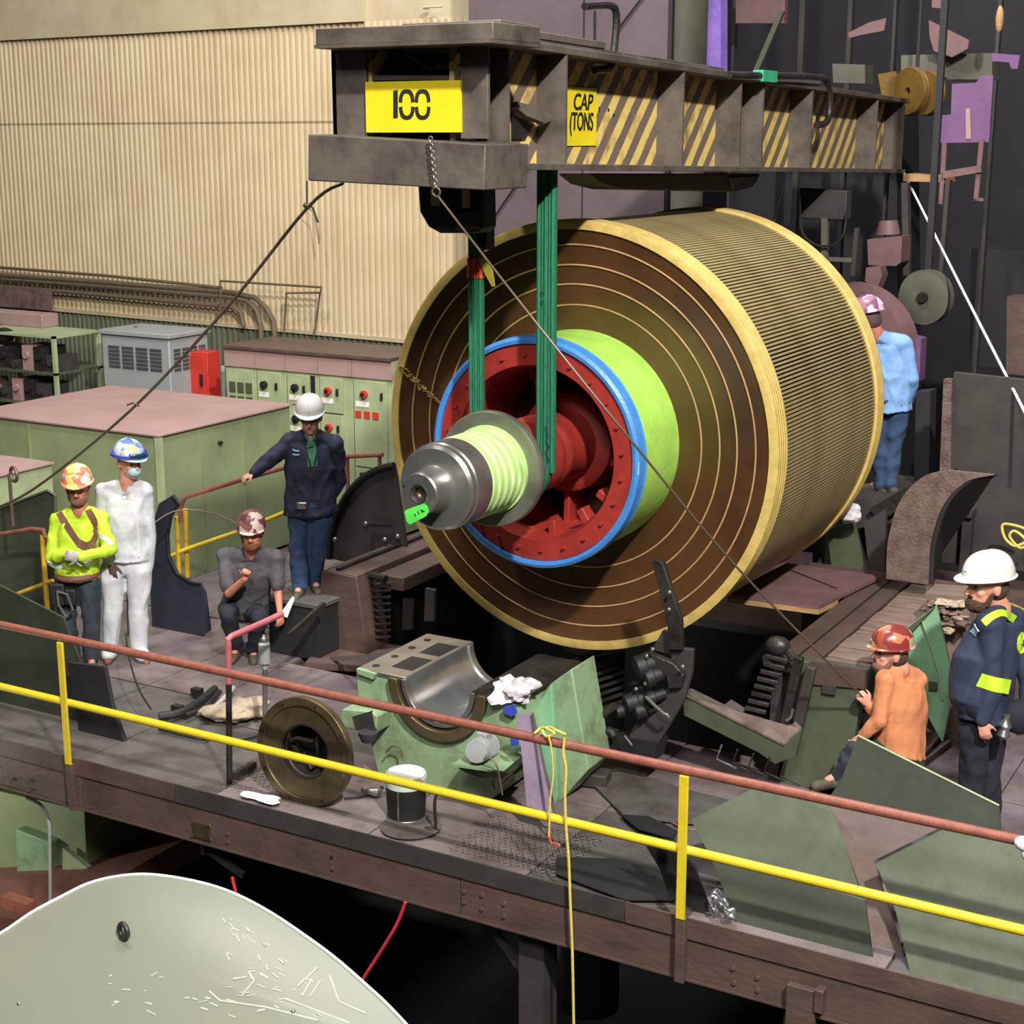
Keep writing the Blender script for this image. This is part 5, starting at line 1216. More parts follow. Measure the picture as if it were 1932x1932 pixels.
# platform under the blue-shirt man
bpz = P(1660, 928, d=13.9)
pf = thing('rear_platform', 'dark steel platform behind the rotor under the man in the blue shirt', 'platform', (bpz.x, bpz.y, 0))
part('deck', MB().box((bpz.x - .5, bpz.y - .35, bpz.z - .06), (bpz.x + .9, bpz.y + .8, bpz.z)), 'bg_mid', pf)
for x in (bpz.x - .45, bpz.x + .85): part('leg', MB().box((x - .04, bpz.y - .3, 0), (x + .04, bpz.y - .2, bpz.z - .06)), 'bg_mid', pf)
# mauve disc behind him
dcc = P(1592, 665, y=14.6)
md = thing('mauve_disc', 'mauve curved guard disc showing behind the rotor and the blue shirt', 'guard', dcc)
part('disc', MB().lathe([(0, .35), (0, .62), (.25, .66), (.25, .35)], dcc, (.15, 1, 0), 64, closed=True), 'pink_steel', md)
part('stand', MB().box((dcc.x - .2, dcc.y + .05, 0), (dcc.x + .2, dcc.y + .2, dcc.z - .3)), 'bg_mid', md)
part('box', MB().slab(pp([(1700, 632), (1738, 640), (1734, 720), (1704, 720)], y=14.7), (0, .2, 0)), 'purple_paint', md)
# dark wheel
wc = P(1742, 561, y=15.0)
wh = thing('pulley_wheel', 'dark round wheel hanging in the shadows right of the rotor', 'wheel', wc)
part('rim', MB().lathe([(0, .05), (-.02, .2), (0, .24), (.0, .26), (.12, .26), (.12, .05)], wc, (.2, 1, 0), 48, closed=True), 'tank_grey', wh)
part('hub', MB().lathe([(-.04, .05), (.05, .06)], wc, (.2, 1, 0), 16), 'dark_steel', wh)
part('hanger', MB().box((wc.x - .03, 15.1, wc.z), (wc.x + .03, 15.16, wc.z + 3)), 'bg_dark', wh)
# tank, and column with violet light painted on, at the top
tx = P(1258, 60, y=16.5)
tk = solo('tank', MB().cyl((tx.x, 16.8, 1), (tx.x, 16.8, 9), .33, 40), 'tank_grey', 'grey-olive upright tank above the beam right of the purple wall', 'tank')
bgpoly('violet_light_column', [(1330, -20), (1360, -20), (1360, 140), (1310, 140), (1318, 60)], 17.4, .2, 'violet', 'tapering column above the beam, violet light painted into its colour', 'column')  # streak of purple light put into the slab's colour
bgpoly('dark_column', [(1296, -20), (1330, -20), (1318, 60), (1308, 140), (1286, 140), (1290, 40)], 17.6, .2, 'bg_dark', 'dark column left of the violet column', 'column')  # plain dark slab beside the violet one, no lamp
bgpoly('pink_plate', [(1388, -20), (1482, -20), (1480, 44), (1388, 44)], 18.0, .1, 'pink_steel', 'dull pink plate high above the beam right of the violet column', 'plate')
solo('diagonal_strut', MB().bar(P(1476, 20, y=17.8), P(1428, 132, y=17.8), .06, .06), 'tank_grey', 'grey diagonal strut above the beam', 'strut')
for i, (u, w_) in enumerate(((1382, 5), (1510, 10), (1600, 8), (1684, 5), (1880, 6), (1240, 4))):
    p = P(u, 100, y=18.5); solo('upright', MB().box((p.x - w_ / 300, 18.5, 0), (p.x + w_ / 300, 18.6, 9)), 'bg_mid', ['thin dark upright right of the violet column', 'dark upright above the beam middle', 'dark upright left of the pink gusset plate', 'thin upright left of the yellow sheaves', 'thin upright near the top right corner', 'thin upright by the grey tank'][i], 'post')
bgpoly('pink_gusset', [(1752, 38), (1828, 76), (1826, 92), (1796, 108), (1762, 96), (1754, 70)], 17.0, .08, 'pink_steel', 'pink angular gusset plate at upper right', 'plate')
bgpoly('pink_scrap', [(1600, 62), (1640, 42), (1672, 34), (1668, 58), (1625, 66), (1602, 72)], 17.5, .05, 'pink_steel', 'pinkish bent cover in the dark above the beam end', 'cover')
bgpoly('mauve_tee', [(1872, 100), (1924, 104), (1920, 130), (1908, 130), (1904, 118), (1884, 116), (1872, 116)], 16.5, .05, 'purple_paint', 'mauve tee-shaped bracket at upper right', 'bracket')
bgpoly('pink_block', [(1758, -20), (1776, -20), (1776, 16), (1758, 14)], 17.0, .05, 'pink_steel', 'small pink block at the top edge', 'block')
solo('glow_insulator', MB().ell(P(1886, 36, y=16.5), (.04, .04, .13)), 'wood', 'pale upright insulator in the top right corner', 'insulator')
bgpoly('olive_box', [(1570, 120), (1632, 122), (1632, 158), (1572, 156)], 17.4, .3, 'tank_grey', 'olive box behind the far end of the beam', 'box')
bgpoly('olive_girder', [(1700, 104), (1872, 100), (1872, 150), (1790, 150), (1770, 135), (1700, 140)], 17.2, .3, 'tank_grey', 'olive girder behind the yellow sheaves', 'girder')
sv = thing('sheave_block', 'ochre yellow sheave wheels beyond the far end of the beam', 'pulley', P(1715, 210, y=16.9))
for u, v, r in ((1712, 172, .24), (1744, 176, .22)):
    c = P(u, v, y=16.8); part('sheave', MB().lathe([(0, .04), (0, r), (.03, r * 1.04), (.05, r * .86), (.07, r * 1.04), (.1, r), (.1, .04)], c, (.6, 1, 0), 40, closed=True), 'sheave', sv)
c = P(1728, 170, y=16.9); part('hanger_rod', MB().cyl(c, (c.x, c.y, 15.9), .02, 8), 'bg_dark', sv)
part('side_plate', MB().slab(pp([(1656, 140), (1690, 134), (1700, 180), (1665, 190)], y=16.9), (0, .05, 0)), 'sheave', sv)
pz_ = thing('purple_stand', 'purple painted stand with pink legs at upper right', 'stand', P(1815, 370, y=16.0))
part('panel', MB().slab(pp([(1796, 158), (1842, 156), (1850, 143), (1874, 142), (1866, 268), (1768, 270), (1770, 218), (1794, 216)], y=16.0), (0, .06, 0)), 'purple_paint', pz_)
for a_ in (((1783, 268), (1776, 385)), ((1853, 262), (1842, 375))): part('leg', MB().bar(P(*a_[0], y=16.0), P(*a_[1], y=16.0), .045, .045), 'pink_steel', pz_)
part('crossbar', MB().bar(P(1780, 330, y=15.97), P(1852, 318, y=15.97), .05, .07), 'pink_steel', pz_)
part('drip_stripe', MB().slab(pp([(1822, 205), (1830, 205), (1832, 262), (1822, 262)], y=15.99), (0, .01, 0)), 'mauve', pz_)
part('foot', MB().bar(P(1840, 375, y=16.0), P(1856, 377, y=16.0), .03, .03), 'pink_steel', pz_)
bgpoly('platform_edge', [(1704, 328), (1782, 334), (1780, 344), (1704, 342)], 16.2, .5, 'wood', 'thin brown platform edge right of the beam end', 'platform')
# hook block under the far half of the beam
hb = thing('far_hook_frame', 'dark hook frame with bowed wires hanging under the far half of the beam', 'frame', P(1560, 480, y=14.6))
part('yoke', MB().slab(pp([(1508, 355), (1598, 360), (1596, 415), (1512, 412)], y=14.6), (0, .15, 0)), 'bg_mid', hb, bevel=.01)
part('bow', MB().tube(pp([(1510, 400), (1514, 440), (1540, 462), (1572, 462), (1592, 440), (1597, 400)], y=14.55), .012, 6, 4), 'dark_steel', hb)
part('stem', MB().slab(pp([(1549, 410), (1561, 410), (1560, 510), (1549, 510)], y=14.6), (0, .06, 0)), 'tank_grey', hb)
part('side_bar', MB().slab(pp([(1612, 430), (1620, 430), (1612, 520), (1604, 520)], y=14.7), (0, .06, 0)), 'bg_mid', hb)
part('cross', MB().slab(pp([(1560, 485), (1606, 487), (1606, 495), (1560, 493)], y=14.65), (0, .06, 0)), 'tank_grey', hb)
solo('small_chain', MB().tube(pp([(1478, 350), (1464, 395), (1458, 436)], y=14.0), .01, 6), 'steel', 'thin steel link rod hanging beneath the beam', 'rod')
bgpoly('mauve_bin', [(1636, 452), (1702, 446), (1700, 495), (1690, 502), (1638, 500)], 15.2, .3, 'pink_steel', 'mauve sheet bin in the dark right of the rotor top', 'bin')
solo('pink_drum', MB().cyl(P(1676, 442, y=15.6), P(1676, 416, y=15.6), .13, 24, .09), 'pink_steel', 'dull pink rounded drum above the mauve bin', 'drum')
bgpoly('pink_bracket', [(1634, 505), (1660, 503), (1664, 520), (1655, 545), (1632, 530)], 15.0, .2, 'pink_steel', 'pinkish bracket below the mauve bin', 'bracket')
bgpoly('tall_rail', [(1700, 345), (1712, 345), (1716, 520), (1704, 520)], 15.5, .1, 'bg_mid', 'dark vertical rail below the beam end', 'post')
bgpoly('tall_rail', [(1784, 340), (1792, 340), (1778, 520), (1770, 520)], 15.9, .1, 'bg_mid', 'dark slanted rail under the purple stand', 'post')
bgpoly('stand_box', [(1728, 740), (1756, 738), (1752, 900), (1724, 915)], 14.0, .2, 'bg_dark', 'black box beside the legs of the blue-shirt man', 'box')
bgpoly('far_machine', [(1830, 470), (1990, 470), (1990, 700), (1830, 690)], 19.0, .5, 'bg_dark', 'barely visible dark machine housing at the right edge', 'machine')
bgpoly('far_machine', [(1900, 560), (1990, 560), (1990, 715), (1898, 705)], 16.0, .3, 'brown_steel', 'faint brown block at the right edge above the dark panel', 'machine')
bgpoly('mill_housing', [(1380, 140), (1690, 180), (1700, 960), (1380, 960)], 19.5, 1.0, 'bg_dark', 'huge black mill housing behind the beam and rotor', 'housing')

# ================================================================== people
TMP = bpy.data.scenes.new('workshop')
def remesh(mb, voxel, name, smooth=2, wr=None, seed=0):
    me = mesh_of(mb, name)
    o = bpy.data.objects.new(name, me); TMP.collection.objects.link(o)
    m = o.modifiers.new('r', 'REMESH'); m.mode = 'VOXEL'; m.voxel_size = voxel; m.use_smooth_shade = True
    s = o.modifiers.new('s', 'SMOOTH'); s.iterations = smooth; s.factor = .5
    vl_ = TMP.view_layers[0]; vl_.update(); ev = o.evaluated_get(vl_.depsgraph)
    out = bpy.data.meshes.new_from_object(ev); bpy.data.objects.remove(o); bpy.data.meshes.remove(me)
    if wr:
        amp, fs, st = wr; off = V((seed * 3.1, seed, -seed))
        for v in out.vertices:
            p = V((v.co.x * st[0], v.co.y * st[1], v.co.z * st[2])) * fs + off
            d = 1 - abs(noise.noise(p)) * 2.2 + .5 * noise.noise(p * 2.1)
            v.co += v.normal * amp * max(d - .5, -.35)
    return out
def bpart(name, me, m, parent, label=None):
    o = bpy.data.objects.new(name, me); COL.objects.link(o); o.parent = parent; me.name = name
    me.materials.clear(); me.materials.append(M(m)); me.polygons.foreach_set('use_smooth', [True] * len(me.polygons)); ORG[o.name] = V((0, 0, 0))
    if label: o['label'] = label
    return o
def frame(fwd, up=V((0, 0, 1))):
    f = fwd.normalized(); r = f.cross(up).normalized(); u = r.cross(f)
    return f, r, u
def hand(mb, w, d, n, side, curl=.5, s=1.0, spread=.012):
    # w wrist, d direction of the fingers, n back-of-hand normal; side +1 puts the thumb on d x n side
    d = d.normalized(); n = (n - d * n.dot(d)).normalized(); t = d.cross(n) * side
    pc = w + d * .05 * s
    mb.loft([(w - d * .01, t * .026 * s, n * .019 * s), (w + d * .03 * s, t * .036 * s, n * .017 * s), (w + d * .07 * s, t * .041 * s, n * .015 * s), (w + d * .092 * s, t * .038 * s, n * .012 * s)], 14)
    L = [.068, .078, .073, .056]
    for i in range(4):
        o = (1.5 - i) * .0205 * s
        b = w + d * (.088 - abs(i - 1.2) * .004) * s + t * o
        dd = (d + t * (1.5 - i) * spread * 3).normalized(); p = b; a = 0
        for k, (fr, r0, r1) in enumerate(((.42, .0098, .0092), (.32, .0092, .0085), (.26, .0085, .0075))):
            a += curl * (1.0, 1.15, .8)[k]
            v = dd * cos(a) - n * sin(a); q = p + v * L[i] * fr * s
            mb.cap(p, r0 * s, q, r1 * s, 10); p = q
    b = w + d * .025 * s + t * .03 * s; v = (d * .75 + t * .75 - n * .35 * (curl + .3)).normalized(); q = b + v * .042 * s
    mb.cap(b, .013 * s, q, .0105 * s, 10); v2 = (v + (-t * .5 - n * .5) * curl + d * .4).normalized(); mb.cap(q, .0105 * s, q + v2 * .03 * s, .0085 * s, 10)
def head(mb, H, fwd, s=1.0, roll=0):
    f, r, u = frame(fwd)
    R = Matrix((r, f, u)).transposed()
    mb.ell(H + u * .02 * s - f * .012 * s, (.076 * s, .094 * s, .098 * s), R, 24, 16)
    mb.ell(H - u * .045 * s + f * .022 * s, (.058 * s, .068 * s, .07 * s), R, 20, 14)
    mb.ell(H - u * .088 * s + f * .062 * s, (.028 * s, .024 * s, .022 * s), R)
    mb.cap(H + f * .084 * s + u * .012 * s, .0095 * s, H + f * .108 * s - u * .022 * s, .0145 * s)
    for k in (-1, 1):
        mb.cap(H + f * .080 * s + u * .028 * s + r * k * .014 * s, .009 * s, H + f * .070 * s + u * .028 * s + r * k * .044 * s, .010 * s)
        mb.ell(H + f * .058 * s - u * .018 * s + r * k * .036 * s, (.022 * s, .02 * s, .02 * s), R)
        mb.ell(H - f * .008 * s - u * .002 * s + r * k * .079 * s, (.011 * s, .02 * s, .031 * s), R)
    mb.cap(H + f * .084 * s - u * .046 * s - r * .018 * s, .007 * s, H + f * .084 * s - u * .046 * s + r * .018 * s, .007 * s)
    mb.cap(H + f * .080 * s - u * .058 * s - r * .013 * s, .008 * s, H + f * .080 * s - u * .058 * s + r * .013 * s, .008 * s)
def hat(H, fwd, m, root, s=1.0, back=False, brim=True, tilt=.0):
    f, r, u = frame(fwd); u = (u - f * tilt).normalized(); f = (f + u * tilt).normalized()
    b = H + u * .066 * s - f * .008 * s; mb = MB(); n = 40; rings = []
    for i in range(9):
        t = pi / 2 * i / 9; rings.append((b + u * (.118 * s * sin(t)), r * .112 * s * cos(t) ** .8, f * .137 * s * cos(t) ** .8))
    rings.append((b + u * .1185 * s, r * .012 * s, f * .015 * s))
    mb.loft([(b - u * .012 * s, r * .115 * s, f * .140 * s)] + rings, n)
    h = part('hard_hat', mb, m, root)
    rg_ = []; mb = MB()
    vs = []; fs = []
    for k in range(n):
        t = 2 * pi * k / n; pk = max(0, sin(t)) ** 3 * (.036 if not back else .012) + .013
        a = r * cos(t); c_ = f * sin(t)
        i0 = b + a * .112 * s + c_ * .137 * s - u * .006 * s
        o0 = b + a * (.112 + pk * .6) * s + c_ * (.137 + pk) * s - u * (.010 + pk * .12) * s
        vs += [i0 + u * .004, o0 + u * .002, o0 - u * .003, i0 - u * .008]
    for k in range(n):
        j = (k + 1) % n
        for q in range(4): fs.append((4 * k + q, 4 * k + (q + 1) % 4, 4 * j + (q + 1) % 4, 4 * j + q))
    mb.add(vs, fs); part('brim', mb, m, h)
    mb = MB(); 
    mb.tube([b + u * (.119 * s * sin(t)) + f * (.139 * s * cos(t)) for t in [radians(x) for x in range(15, 166, 10)]], .008 * s, 8)
    part('ridge', mb, m, h)
    return h
def torso_rings(J, q, lo=.0, hi=1.0, hem=0):
    # q: depth scale, girth
    pel, che, nek = J['pel'], J['che'], J['nek']
    sv = (J['sR'] - J['sL']).normalized(); hv = (J['hR'] - J['hL']).normalized() if (J['hR'] - J['hL']).length > .01 else sv
    g = J.get('girth', 1.0); bel = J.get('belly', 1.0)
    W = (J['sR'] - J['sL']).length / 2
    out = []
    for t, w_, d_ in ((0, .165, .118), (.18, .168, .12), (.42, .155 , .115 * bel), (.7, .168, .122 * (1 + (bel - 1) * .5)), (.95, .175, .115), (1.1, .15, .09)):
        ax = (che - pel)
        c = pel + ax * t if t <= 1 else che + (nek - che) * (t - 1) * 3.3
        s_ = hv.lerp(sv, min(t, 1)).normalized(); f_ = s_.cross(ax.normalized()).normalized()
        w2 = w_ * g * (1 + (bel - 1) * (.5 if .1 < t < .8 else 0)) if t < .9 else min(w_ * g, W * .95)
        off = f_ * 0
        if bel > 1 and .1 < t < .8: off = J['face'].normalized() * (.05 * (bel - 1) * 3)
        out.append((c + off + V((0, 0, 0)), s_ * (w2 + q), f_ * (d_ * g + q)))
    return out
def person(label, at, J, top='navy', trous='denim', skin='skin', hatm=None, top_args=None, boots='boot', loc=None, hands=None, sleeve=1.0, gloves=None, face=None, beard=None, group=None, hat_tilt=0, hatback=False, hs=1.2, seed=1, onepiece=False, wr=(.015, 7.5, (1, 1, .7)), tl=True, hide_hands=()):
    root = thing('person', label, 'person', at, group, rotz=YAW)
    fc = J['face']; H = J['head']
    B = MB(); head(B, H, fc, hs)
    f, r, u = frame(fc)
    B.cap(J['nek'] - V((0, 0, .03)), .062 * hs, H - u * .05 - f * .02, .056 * hs)
    B.loft(torso_rings(J, -.03), 20)
    for k in ('L', 'R'):
        B.cap(J['s' + k], .048, J['e' + k], .040); B.cap(J['e' + k], .041, J['w' + k], .027)
        B.cap(J['h' + k], .075, J['k' + k], .052); B.cap(J['k' + k], .05, J['a' + k], .036)
        B.cap(J['a' + k], .036, J['a' + k] + J['t' + k] * .08 - V((0, 0, .03)), .03)
        B.cap(J['s' + k], .05, J['nek'] - V((0, 0, .04)), .05)
    HM = MB()
    for k in ('L', 'R'):
        if k in hide_hands: continue
        hd = (hands or {}).get(k)
        dvec = (J['w' + k] - J['e' + k]).normalized()
        d, n, side, curl = hd if hd else (dvec, V((0, -1, 0)), 1 if k == 'R' else -1, .45)
        if gloves: hand(HM, J['w' + k], d, n, side, curl, 1.12)
        else: hand(B, J['w' + k], d, n, side, curl)
    bpart('body', remesh(B, .009, 'body', 2), skin, root)
    if gloves: bpart('gloves', remesh(HM, .007, 'gloves', 1), gloves, root)
    # eyes, mouth
    for k in (-1, 1): part('eye', MB().ell(H + f * .0805 * hs + u * .010 * hs + r * k * .030 * hs, (.0125 * hs, .008 * hs, .0065 * hs), Matrix((r, f, u)).transposed(), 10, 6), 'eye', root)
    part('mouth', MB().ell(H + f * .0895 * hs - u * .052 * hs, (.019 * hs, .005, .0045), Matrix((r, f, u)).transposed(), 10, 6), 'lip', root)
    if beard:
        X = MB(); Rm = Matrix((r, f, u)).transposed(); bs_ = J.get('bs', 1.0)
        X.ell(H - u * (.078 + .02 * (bs_ - 1)) * hs + f * .045 * hs, (.056 * hs, .058 * hs * bs_, .040 * hs * bs_), Rm)
        for k in (-1, 1): X.cap(H - u * .02 * hs + f * .01 * hs + r * k * .069 * hs, .012, H - u * .07 * hs + f * .03 * hs + r * k * .05 * hs, .024)
        X.cap(H + f * .090 * hs - u * .037 * hs - r * .022 * hs, .0075, H + f * .090 * hs - u * .037 * hs + r * .022 * hs, .0075)
        bpart('beard', remesh(X, .006, 'beard', 1, (.004, 40, (1, 1, 1)), seed), beard, root)
    hm = J.get('hair')
    if hm:
        X = MB(); Rm = Matrix((r, f, u)).transposed(); X.ell(H - f * .03 * hs - u * .005 * hs, (.08 * hs, .078 * hs, .075 * hs), Rm, 20, 12); part('hair', X, hm, root)
    if hatm: hat(H, fc, hatm, root, hs * .95, back=hatback, tilt=hat_tilt)
    # trousers
    T = MB(); q = J.get('leg', 1.0)
    T.loft([(c + V((0, 0, 0)), a, b) for c, a, b in torso_rings(J, .012)[:2]], 20)
    for k in ('L', 'R'):
        T.cap(J['pel'] - V((0, 0, .02)), .10 * q, J['h' + k], .098 * q)
        T.cap(J['h' + k], .102 * q, J['k' + k], .076 * q); T.cap(J['k' + k], .078 * q, J['a' + k] + V((0, 0, .0)), .068 * q)
    if not onepiece: bpart('trousers', remesh(T, .015, 'trousers', 2, (.017, 7, (1, 1, .8)), seed), trous, root)
    # upper garment
    U = MB(); hem = J.get('hem', .0); tr_ = torso_rings(J, .022)
    c0, a0, b0 = tr_[0]
    axd = (J['che'] - J['pel']).normalized()
    U.loft([(c0 - axd * hem, a0 * 1.03, b0 * 1.06)] + tr_, 28)
    g = J.get('arm', 1.0)
    for k in ('L', 'R'):
        U.cap(J['s' + k], .072 * g, J['nek'] - V((0, 0, .03)), .060 * g)
        U.cap(J['s' + k], .075 * g, J['s' + k].lerp(J['che'], .5), .08 * g)
        if sleeve >= .99:
            U.cap(J['s' + k], .070 * g, J['e' + k], .056 * g); U.cap(J['e' + k], .058 * g, J['w' + k].lerp(J['e' + k], .06), .041 * g)
        else:
            U.cap(J['s' + k], .066 * g, J['s' + k].lerp(J['e' + k], sleeve), .062 * g)
    if onepiece: U.v_off = 0; U.add(T.v, T.f)
    tp_ = bpart(J.get('topname', 'jacket'), remesh(U, .0135, 'top', 2, wr, seed + 4), top, root)
    for k in ('L', 'R'):
        t_ = J['t' + k].normalized(); a_ = J['a' + k]; X = MB()
        heel = a_ - t_ * .055 - V((0, 0, .055)); toe = a_ + t_ * .17 - V((0, 0, .065))
        X.cap(heel, .04, a_ + t_ * .05 - V((0, 0, .05)), .044); X.cap(a_ + t_ * .05 - V((0, 0, .05)), .044, toe, .036); X.cap(a_ - V((0, 0, .02)), .05, a_ + V((0, 0, .06)), .052)
        bx = bpart('boot', remesh(X, .01, 'boot', 2), boots, root)
    return root
def JP(root, d):
    out = {}
    for k, v in d.items():
        if isinstance(v, tuple) and k not in ('face', 'tL', 'tR'): out[k] = LP(root, v[0], v[1], v[2] if len(v) > 2 else 0)
        elif k in ('face', 'tL', 'tR'): out[k] = V(v)
        else: out[k] = v
    return out
def ringband(root, p, q, r, name, m, w=.05, label=None):
    p = V(p); q = V(q); d = (q - p).normalized()
    return part(name, MB().lathe([(0, r - .004), (0, r), (w, r), (w, r - .004)], p, d, 28, closed=True), m, root, label=label)

# 1 hi-vis worker, arms crossed, far left
R1 = P(145, 1258, z=0)
J = JP(R1, dict(head=(147, 921, 0), nek=(150, 956, .03), che=(146, 996, .04), pel=(146, 1088, .04), sL=(108, 983, .04), sR=(189, 979, .05), eL=(98, 1052, -.02), wL=(138, 1046, -.22), eR=(208, 1038, -.04), wR=(150, 1052, -.25),
    hL=(126, 1102, .04), hR=(168, 1102, .04), kL=(128, 1172, 0), kR=(172, 1170, .02), aL=(136, 1242, .05), aR=(172, 1240, .05), face=(.12, -1, -.12), tL=(-.2, -1, 0), tR=(.3, -1, 0), topname='shirt', girth=1.0, hem=.02))
p1 = person('person in yellow hi-vis shirt with crossed arms and pink sticker-covered hard hat', R1, J, top='hivis', trous='denim_dark', skin='skin_ruddy', hatm='hat_pink', gloves='glove_grey', beard='stubble',
    hands={'L': (V((1, -.25, -.25)), V((.0, -1, .2)), 1, .5), 'R': (V((-1, .1, .15)), V((0, -1, .2)), -1, .5)}, seed=1)
def surf(mesh_o, origin, direction):
    hit, loc, nrm, idx = mesh_o.ray_cast(origin, direction)
    return (loc, nrm) if hit else (None, None)
def strapline(root, garment, pix, w, name, m, dy0=-1.2, lift=.006, label=None, base=None):
    # band laid on the garment surface, following picture points (local frame)
    g = [c for c in root.children if c.name.split('.')[0] == garment][0]; pts = []
    b = base or root.location
    eye = V(((EYE - b).dot(RN), (EYE - b).dot(FN), (EYE - b).z))
    dense = spline([V((u, v, 0)) for u, v in pix], 6)
    for q in dense:
        far = LP(b, q.x, q.y, 0); d = (far - eye).normalized()
        loc, nrm = surf(g, eye, d)
        if loc: pts.append((loc + nrm * lift, nrm))
    if len(pts) < 3: return None
    mb = MB(); vs = []; fs = []
    for i, (p, n) in enumerate(pts):
        t = (pts[min(i + 1, len(pts) - 1)][0] - pts[max(i - 1, 0)][0]).normalized(); s_ = t.cross(n).normalized() * w / 2
        vs += [p - s_, p + s_, p + s_ - n * .012, p - s_ - n * .012]
    for i in range(len(pts) - 1):
        for k_ in range(4): fs.append((4 * i + k_, 4 * i + (k_ + 1) % 4, 4 * i + 4 + (k_ + 1) % 4, 4 * i + 4 + k_))
    fs += [(0, 1, 2, 3), tuple(4 * (len(pts) - 1) + k_ for k_ in (3, 2, 1, 0))]
    mb.add(vs, fs); return part(name, mb, m, root, label=label)
bpy.context.view_layer.update()
strapline(p1, 'shirt', [(108, 962), (122, 985), (138, 1010), (152, 1030)], .055, 'harness_strap', 'leather')
strapline(p1, 'shirt', [(166, 962), (178, 985), (180, 1010), (172, 1028)], .055, 'harness_strap', 'leather')
strapline(p1, 'shirt', [(148, 1024), (162, 1030), (180, 1024)], .07, 'harness_strap', 'leather')
strapline(p1, 'shirt', [(90, 1062), (108, 1068), (122, 1066)], .05, 'reflective_band', 'reflective')
strapline(p1, 'shirt', [(188, 1010), (204, 1020), (212, 1028)], .04, 'reflective_band', 'reflective')
part('tool_belt', MB().torus(J['pel'] + V((0, 0, .02)), (0, 0, 1), .165, .03, 32, 8), 'leather', p1)
pq = J['pel']; X = MB().cbox(pq + V((-.14, -.12, -.12)), (.13, .08, .2)); X.cbox(pq + V((-.02, -.17, -.13)), (.1, .06, .14)); part('tool_pouch', X, 'black', p1, bevel=.015)
X = MB().tube([pq + V((-.13, -.18, -.08)), pq + V((-.04, -.2, -.1)), pq + V((.0, -.2, -.24)), pq + V((-.06, -.2, -.3)), pq + V((-.12, -.19, -.2)), pq + V((-.13, -.18, -.08))], .012, 8); part('carabiner', X, 'steel', p1)
f, r, u = frame(J['face']); Hh = J['head']
part('glasses', MB().tube([Hh - r * .09 + u * .014, Hh + f * .1 - r * .065 + u * .014, Hh + f * .116 + u * .014, Hh + f * .1 + r * .065 + u * .014, Hh + r * .09 + u * .014], .003, 6), 'patch', p1)

# 2 white coverall with mask
R2 = P(240, 1243, z=0)
J = JP(R2, dict(head=(244, 873, 0), nek=(240, 911, .02), che=(238, 953, .03), pel=(238, 1055, .03), sL=(198, 926, .02), sR=(273, 926, .04), eL=(190, 1010, .05), wL=(211, 1062, -.06), eR=(283, 1010, .06), wR=(278, 1075, .05),
    hL=(214, 1075, .03), hR=(262, 1075, .03), kL=(214, 1150, .0), kR=(262, 1150, .02), aL=(208, 1224, .03), aR=(264, 1228, .03), face=(.75, -.75, -.12), tL=(.1, -1, 0), tR=(.6, -1, 0), topname='coverall', girth=1.1, hem=-.01, leg=1.12, arm=1.08, bs=.9))
p2 = person('person in white coverall with light blue face mask and blue hard hat', R2, J, top='coverall', trous='coverall', skin='skin', hatm='hat_blue', gloves='glove_dark', onepiece=True, hands={'L': (V((.0, -.1, -1)), V((-.3, -1, 0)), -1, .3)}, seed=2, wr=(.016, 6.5, (1, 1, .5)), boots='leather')
f, r, u = frame(J['face']); Hh = J['head']; Rm = Matrix((r, f, u)).transposed()
part('face_mask', MB().ell(Hh + f * .076 - u * .056, (.06, .062, .052), Rm, 20, 12), 'mask_blue', p2)
X = MB().loft([(Hh + u * .092 + f * (.155 - abs(k) * .4) + r * k, u * .026, f * .022) for k in (-.075, -.05, 0, .05, .075)], 12); part('goggles', X, 'goggle', p2)
part('goggle_strap', MB().lathe([(-.014, .148), (-.014, .160), (.014, .160), (.014, .148)], Hh + u * .085, u, 36, closed=True), 'blue_print', p2)
strapline(p2, 'coverall', [(246, 925), (254, 960), (260, 1000), (262, 1050)], .02, 'zip_flap', 'hat_white', lift=.004)
# shoe covers
for k in ('L', 'R'):
    part('shoe_cover', MB().ell(J['a' + k] + J['t' + k].normalized() * .05 - V((0, 0, .02)), (.07, .13, .07), Matrix.Rotation(.4 if k == 'R' else 0, 3, 'Z')), 'coverall', p2)

# 3 crouching man in grey shirt
R3 = P(470, 1238, z=0)
J = JP(R3, dict(head=(475, 1007, -.10), nek=(474, 1037, -.02), che=(474, 1066, .02), pel=(462, 1150, .18), sL=(426, 1051, .0), sR=(520, 1053, .0), eL=(432, 1120, -.16), wL=(462, 1092, -.32), eR=(524, 1115, -.08), wR=(528, 1155, -.18),
    hL=(432, 1150, .14), hR=(480, 1155, .14), kL=(430, 1160, -.30), kR=(490, 1165, -.32), aL=(446, 1222, -.05), aR=(478, 1225, -.05), face=(.05, -1, -.05), tL=(-.1, -1, 0), tR=(.15, -1, 0), topname='shirt', girth=1.15, bs=1.0, leg=1.0, arm=1.1, hem=.02))
p3 = person('person crouching in dark grey t-shirt, reddish beard and maroon sticker-covered hard hat', R3, J, top='grey_shirt', trous='navy_trouser', skin='skin_ruddy', hatm='hat_maroon', beard='beard_red', sleeve=.8, hatback=True, hat_tilt=-.12,
    hands={'L': (V((.35, -.2, .9)), V((.2, 1, 0)), 1, 1.1), 'R': (V((.05, -.2, -1)), V((.5, -.8, 0)), 1, .5)}, seed=3)
part('papers', MB().slab([LP(R3, 528, 1160, -.2), LP(R3, 552, 1125, -.1), LP(R3, 556, 1130, -.1), LP(R3, 542, 1165, -.2)], (0, .01, 0)), 'hat_white', p3)
